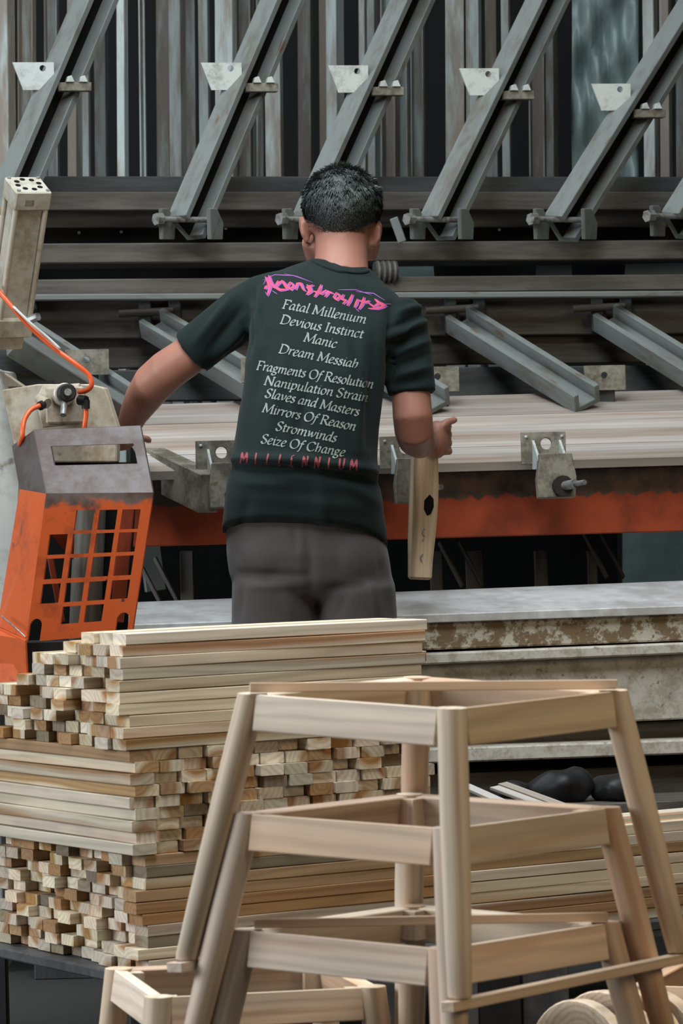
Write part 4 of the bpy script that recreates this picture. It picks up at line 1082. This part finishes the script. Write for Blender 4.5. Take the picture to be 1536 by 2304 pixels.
while cnt < 17000:
    a = math.acos(rgH.uniform(-0.98, 1)); b = rgH.uniform(0, 2 * math.pi)
    p = hp_(a, b, -0.001)
    if not hair_keep(p + Vector((0, 0, rgH.random() * 0.016))): continue
    u, v = project(p); q = HR.transposed() @ (p - HC)
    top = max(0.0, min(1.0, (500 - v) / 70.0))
    Ln = 0.0035 + 0.020 * top * rgH.uniform(0.5, 1.1)
    nrm = (HR @ Vector((q.x / 0.08 ** 2, q.y / 0.1 ** 2, q.z / 0.09 ** 2))).normalized()
    down = Vector((rgH.uniform(-0.5, 0.5), -0.5, -0.7)) + Vector((q.x * 6, q.y * 5, 0))
    fl_ = (down - nrm * down.dot(nrm)).normalized()
    cl_ = mnoise.noise_vector(p * 70) * 1.1
    dirn = (fl_ * rgH.uniform(0.4, 1.0) + nrm * rgH.uniform(0.4, 0.9) + cl_ * top).normalized()
    sd = dirn.cross(nrm); sd = sd.normalized() if sd.length > 1e-4 else Vector((1, 0, 0))
    w_ = 0.0008 + 0.0005 * top
    m_ = p + dirn * Ln * 0.6; e_ = p + dirn * Ln * 0.95 + fl_ * Ln * 0.25 - nrm * Ln * 0.1
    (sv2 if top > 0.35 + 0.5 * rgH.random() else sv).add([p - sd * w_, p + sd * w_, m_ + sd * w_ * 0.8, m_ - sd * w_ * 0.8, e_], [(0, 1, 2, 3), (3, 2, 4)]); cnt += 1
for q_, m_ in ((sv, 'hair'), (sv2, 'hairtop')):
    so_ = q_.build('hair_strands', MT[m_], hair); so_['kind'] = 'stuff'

# wooden bar in the right hand
wb = bar('wooden_bar', P(957, 962, 7.985), P(945, 1304, 7.965), rect(0.058, 0.034), MT['bar'], up=(0.12, -1, 0), bevel=0.005, steps=8, warp=0.0012,
         taper=lambda t: 0.92 + 0.16 * math.sin(math.pi * min(1, t * 1.1)) - 0.16 * max(0, t - 0.75))
tag(wb, 'worn wooden striking bar with a dark knot hanging from the right fist', 'wooden bar')
Wb = WM[wb.name]
mb = MB(); kc = Wb @ Vector((0.175, 0.010, 0.0185)); zN = (Wb.to_3x3() @ Vector((0, 0, 1))); xN = Wb.to_3x3() @ Vector((1, 0, 0)); yN = Wb.to_3x3() @ Vector((0, 1, 0))
mb.prism([kc + xN * a + yN * b for a, b in ((-0.024, 0.002), (-0.014, 0.011), (0.004, 0.012), (0.020, 0.006), (0.024, -0.002), (0.010, -0.010), (-0.010, -0.010))], zN * 0.0015)
mb.build('knot', MT['black'], wb)
mb = MB()
for (x0, y0, x1, y1) in ((0.228, 0.004, 0.236, -0.002), (0.238, -0.002, 0.246, 0.004), (0.25, 0.003, 0.256, -0.001), (0.285, 0.002, 0.292, -0.004), (0.292, -0.004, 0.302, 0.000)):
    a = Wb @ Vector((x0, y0, 0.0188)); b = Wb @ Vector((x1, y1, 0.0188)); s_ = (b - a).normalized().cross(zN) * 0.0013
    mb.prism([a + s_, a - s_, b - s_, b + s_], zN * 0.0006)
mb.build('paint_scratch', MT['print'], wb)

# ------------------------------------------------------------------ print on the shirt: pen-stroke lettering laid on the cloth
G = {}
def g(ch, adv, *st): G[ch] = (adv, st)
# S(...) smooth stroke, plain list = straight segments.  baseline 0, x-height .46, caps .72, descender -.22
def S(*p): return ('s', p)
def LN(*p): return ('l', p)
g('F', .52, LN((.14,.0),(.14,.70)), LN((.04,.70),(.50,.70),(.52,.58)), LN((.14,.37),(.38,.37)), LN((.05,.0),(.24,.0)))
g('M', .88, LN((.10,.0),(.14,.70)), LN((.14,.70),(.42,.04),(.72,.70)), LN((.72,.70),(.76,.0)), LN((.02,.0),(.20,.0)), LN((.66,.0),(.86,.0)), LN((.05,.70),(.16,.70)), LN((.70,.70),(.82,.70)))
g('D', .74, LN((.14,.0),(.14,.70)), S((.04,.70),(.34,.70),(.62,.56),(.66,.34),(.58,.12),(.34,.0),(.04,.0)))
g('I', .32, LN((.16,.0),(.16,.70)), LN((.06,.0),(.27,.0)), LN((.06,.70),(.27,.70)))
g('O', .76, S((.38,.72),(.14,.60),(.07,.35),(.16,.08),(.38,-.02),(.60,.09),(.69,.36),(.60,.62),(.38,.72)))
g('R', .66, LN((.14,.0),(.14,.70)), S((.04,.70),(.32,.71),(.50,.60),(.46,.42),(.16,.36)), LN((.30,.37),(.56,.02),(.68,.0)), LN((.05,.0),(.24,.0)))
g('N', .78, LN((.12,.0),(.12,.70)), LN((.08,.70),(.14,.70),(.62,.02)), LN((.62,.0),(.62,.70)), LN((.03,.0),(.22,.0)), LN((.54,.70),(.72,.70)))
g('S', .50, S((.42,.60),(.36,.70),(.22,.71),(.09,.60),(.12,.45),(.34,.31),(.42,.16),(.32,.01),(.16,-.01),(.05,.14)))
g('C', .68, S((.60,.56),(.52,.68),(.36,.71),(.14,.58),(.07,.34),(.16,.08),(.36,-.01),(.54,.06),(.62,.18)))
g('a', .46, S((.34,.42),(.22,.46),(.09,.34),(.05,.14),(.12,.01),(.24,.08),(.34,.30)), S((.36,.45),(.33,.16),(.37,.01),(.46,.07)))
g('t', .30, S((.14,.60),(.13,.30),(.13,.08),(.19,.0),(.28,.06)), LN((.03,.44),(.28,.44)))
g('l', .24, S((.05,.70),(.12,.72),(.11,.30),(.11,.06),(.16,.0),(.24,.06)))
g('i', .25, S((.04,.40),(.11,.45),(.11,.2),(.12,.03),(.17,.0),(.24,.06)), LN((.12,.62),(.155,.655)))
g('e', .40, S((.06,.22),(.24,.26),(.33,.36),(.27,.46),(.15,.42),(.06,.22),(.09,.05),(.20,-.01),(.36,.10)))
g('n', .50, S((.03,.40),(.10,.45),(.10,.2),(.09,.0)), S((.10,.24),(.22,.42),(.34,.44),(.37,.32),(.36,.08),(.41,.0),(.48,.06)))
g('u', .50, S((.03,.40),(.10,.45),(.09,.2),(.11,.03),(.20,.01),(.34,.20)), S((.37,.45),(.36,.2),(.37,.04),(.42,.0),(.49,.06)))
g('m', .76, S((.03,.40),(.10,.45),(.10,.2),(.09,.0)), S((.10,.24),(.21,.42),(.32,.44),(.36,.32),(.35,.0)), S((.36,.24),(.47,.42),(.58,.44),(.62,.32),(.61,.08),(.66,.0),(.74,.06)))
g('v', .42, S((.02,.42),(.09,.44),(.14,.2),(.17,.02)), S((.17,.02),(.32,.2),(.37,.40),(.33,.45)))
g('o', .44, S((.22,.46),(.09,.36),(.05,.18),(.12,.02),(.22,-.01),(.34,.10),(.38,.28),(.32,.42),(.22,.46)))
g('s', .34, S((.28,.40),(.20,.46),(.10,.42),(.11,.31),(.24,.20),(.27,.09),(.18,-.01),(.08,.01),(.04,.09)))
g('c', .38, S((.33,.38),(.24,.46),(.10,.36),(.05,.18),(.11,.02),(.22,-.01),(.35,.09)))
g('r', .36, S((.03,.40),(.10,.45),(.10,.2),(.09,.0)), S((.10,.22),(.20,.40),(.30,.46),(.35,.41)))
g('h', .50, LN((.04,.70),(.11,.72),(.10,.36),(.09,.0)), S((.10,.24),(.22,.42),(.34,.44),(.37,.30),(.33,.08),(.26,.0)))
g('g', .44, S((.20,.46),(.09,.38),(.09,.24),(.19,.17),(.30,.24),(.31,.38),(.20,.46)), S((.16,.17),(.08,.08),(.18,.03),(.34,-.02),(.32,-.16),(.16,-.22),(.03,-.14),(.10,-.02)), LN((.30,.42),(.42,.45)))
g('f', .30, S((.36,.64),(.30,.72),(.21,.66),(.16,.44),(.12,.10),(.06,-.16),(-.04,-.20)), LN((.04,.44),(.32,.44)))
g('p', .48, S((.03,.40),(.10,.45),(.10,.2),(.08,-.22)), S((.10,.26),(.22,.43),(.34,.42),(.40,.26),(.32,.06),(.20,.0),(.10,.06)), LN((.0,-.22),(.17,-.22)))
g('d', .48, S((.34,.42),(.22,.46),(.09,.34),(.05,.14),(.12,.01),(.24,.08),(.34,.30)), S((.32,.71),(.38,.72),(.36,.30),(.36,.06),(.41,.0),(.48,.06)))
g('b', .46, S((.04,.70),(.11,.72),(.10,.36),(.09,.06)), S((.10,.26),(.22,.43),(.34,.42),(.39,.26),(.32,.06),(.20,.0),(.09,.06)))
g('w', .64, S((.02,.42),(.09,.44),(.13,.2),(.16,.02)), LN((.16,.02),(.32,.44)), LN((.32,.44),(.38,.02)), S((.38,.02),(.53,.2),(.58,.40),(.54,.45)))
g('z', .38, LN((.05,.44),(.32,.44),(.05,.01),(.34,.01)), LN((.05,.44),(.05,.37)))
g(' ', .24)
def lay(u, v, off=0.0016):
    r = ray(u, v).normalized(); h = BV.ray_cast(CAMP, r)
    if h[0] is None: return None
    return h[0] - r * off
def pen(mb, pts, nib, thin, off):
    """broad-nib ribbon along pixel points"""
    fin = []
    for i in range(len(pts) - 1):
        a, b = pts[i], pts[i + 1]; n = max(1, int((b - a).length / 4.0))
        for k in range(n): fin.append(a.lerp(b, k / n))
    fin.append(pts[-1])
    prev = None
    for i, p in enumerate(fin):
        d = (fin[min(i + 1, len(fin) - 1)] - fin[max(i - 1, 0)])
        if d.length < 1e-6: continue
        d.normalize(); nrm = Vector((-d.y, d.x))
        w = max(abs(nrm.dot(nib)), thin); e = nrm * w
        A, B = lay(p.x + e.x, p.y + e.y, off), lay(p.x - e.x, p.y - e.y, off)
        if A is None or B is None: prev = None; continue
        k = len(mb.v); mb.v += [A, B]
        if prev is not None: mb.f.append((prev, prev + 1, k + 1, k))
        prev = k
def text_line(mb, s, p0, p1, cap, nibw=2.1, slant=0.16, off=0.0016, thin=0.7):
    total = sum(G[c][0] for c in s); p0, p1 = Vector(p0), Vector(p1); ex = (p1 - p0); sx = ex.length / total; ex.normalize()
    ey = Vector((ex.y, -ex.x)); sy = cap / 0.70; x = 0.0
    a = math.radians(35); nib = (ex * math.cos(a) + ey * math.sin(a)) * nibw
    for ch in s:
        adv, sts = G[ch]
        for kind, pts in sts:
            q = [p0 + ex * (x + px + slant * py) * sx + ey * py * sy for px, py in pts]
            if kind == 's':
                q = [Vector((w.x, w.y)) for w in crom([Vector((w.x, w.y, 0)) for w in q], 5)]
            pen(mb, q, nib, thin, off)
        x += adv
LINES = [('Fatal Millenium', (633, 693), (822, 728), 20), ('Devious Instinct', (628, 727), (815, 761), 20), ('Manic', (681, 767), (755, 783), 20), ('Dream Messiah', (625, 793), (804, 829), 20),
         ('Fragments Of Resolution', (575, 831), (838, 874), 20), ('Nanipulation Strain', (592, 865), (826, 904), 20), ('Slaves and Masters', (594, 893), (806, 936), 20), ('Mirrors Of Reason', (588, 926), (798, 969), 20),
         ('Stromwinds', (618, 967), (755, 995), 20), ('Seize Of Change', (585, 996), (774, 1027), 20)]
mb = MB()
for s, a, b, cap in LINES: text_line(mb, s, a, b, cap)
mb.build('printed_lines', MT['print'], shirt)
# faded red word at the waist, narrow upright jagged capitals
mb = MB(); word = 'MILLENNIUM'
CAPS = {'M': [((0, 0), (.1, 1), (.45, .25), (.8, 1), (.95, 0))], 'I': [((.5, 1), (.42, .5), (.55, 0))], 'L': [((.45, 1), (.3, .4), (.35, 0), (.8, .05))],
        'E': [((.75, 1), (.3, .9), (.32, .1), (.75, 0)), ((.3, .5), (.65, .52))], 'N': [((.15, 0), (.2, 1), (.72, .05), (.8, 1))], 'U': [((.15, 1), (.2, .2), (.5, 0), (.75, .2), (.82, 1))]}
A0, B0 = Vector((543, 1030)), Vector((806, 1047))
for i, ch in enumerate(word):
    c = A0.lerp(B0, i / 9.6); ww = 16 if ch in 'MNU' else 13
    for st in CAPS[ch]:
        q = [Vector((c.x + px * ww - 3 * (1 - py), c.y - (py - 0.5) * 26)) for px, py in st]
        pen(mb, q, Vector((2.1, -0.7)), 0.8, 0.0016)
mb.build('printed_word', MT['redprint'], shirt)
# jagged pink lettering across the shoulders with thin pale slashes
mb = MB(); mp2 = MB()
def jag(ps, w, tgt=None, off=0.002):
    q = [Vector(p) for p in ps]; m = mb if tgt is None else tgt; n = len(q); prev = None
    fin = []
    for i in range(n - 1):
        L_ = max(1, int((q[i + 1] - q[i]).length / 4))
        for k in range(L_): fin.append((q[i].lerp(q[i + 1], k / L_)))
    fin.append(q[-1]); N_ = len(fin)
    for i, p in enumerate(fin):
        d = fin[min(i + 1, N_ - 1)] - fin[max(i - 1, 0)]; d.normalize(); nr = Vector((-d.y, d.x)) * w * (0.25 + 0.95 * math.sin(math.pi * (0.06 + 0.88 * i / max(1, N_ - 1))))
        A, B = lay(p.x + nr.x, p.y + nr.y, off), lay(p.x - nr.x, p.y - nr.y, off)
        if A is None or B is None: prev = None; continue
        k = len(m.v); m.v += [A, B]
        if prev is not None: m.f.append((prev, prev + 1, k + 1, k))
        prev = k
STR = [[(596, 622), (602, 634), (606, 646), (601, 664)], [(604, 619), (607, 632), (616, 648)], [(616, 648), (624, 638), (634, 632)], [(601, 642), (594, 650)], [(625, 631), (618, 645), (628, 652), (645, 651)], [(633, 630), (640, 640), (646, 652)],
       [(652, 634), (646, 644), (654, 651), (660, 642), (652, 634)], [(664, 652), (668, 638), (676, 638), (681, 650), (685, 655)], [(704, 641), (690, 646), (700, 655), (688, 663)], [(690, 640), (698, 650), (690, 660)],
       [(722, 640), (716, 655), (706, 668)], [(704, 655), (722, 660), (734, 652)], [(730, 668), (738, 656), (748, 660)], [(756, 658), (750, 668), (757, 674), (764, 666), (756, 658)], [(772, 662), (766, 672), (778, 676), (770, 684)],
       [(792, 662), (786, 676), (780, 688)], [(804, 672), (800, 684), (796, 692)], [(818, 668), (814, 684), (806, 696)], [(806, 676), (822, 680), (830, 676)], [(826, 680), (840, 690), (852, 682), (866, 688), (848, 694), (828, 694)], [(842, 672), (850, 680), (866, 686)]]
for s_ in STR:
    jag(s_, 2.4)
    jag([(x_ + 3.5, y_ + 1.5) for x_, y_ in s_], 2.6, mp2, 0.0014)
for s_ in [[(592, 630), (618, 618), (660, 620), (700, 634)], [(640, 616), (668, 622), (704, 636)], [(592, 640), (600, 626), (610, 620)], [(612, 654), (624, 662)], [(760, 652), (800, 652), (836, 664)], [(800, 656), (840, 660), (866, 676)], [(866, 684), (880, 684)], [(596, 656), (604, 668)], [(800, 694), (808, 702)]]:
    jag(s_, 0.9, mp2)
mb.build('printed_emblem', MT['pink'], shirt); mp2.build('emblem_outline', MT['purple'], shirt)
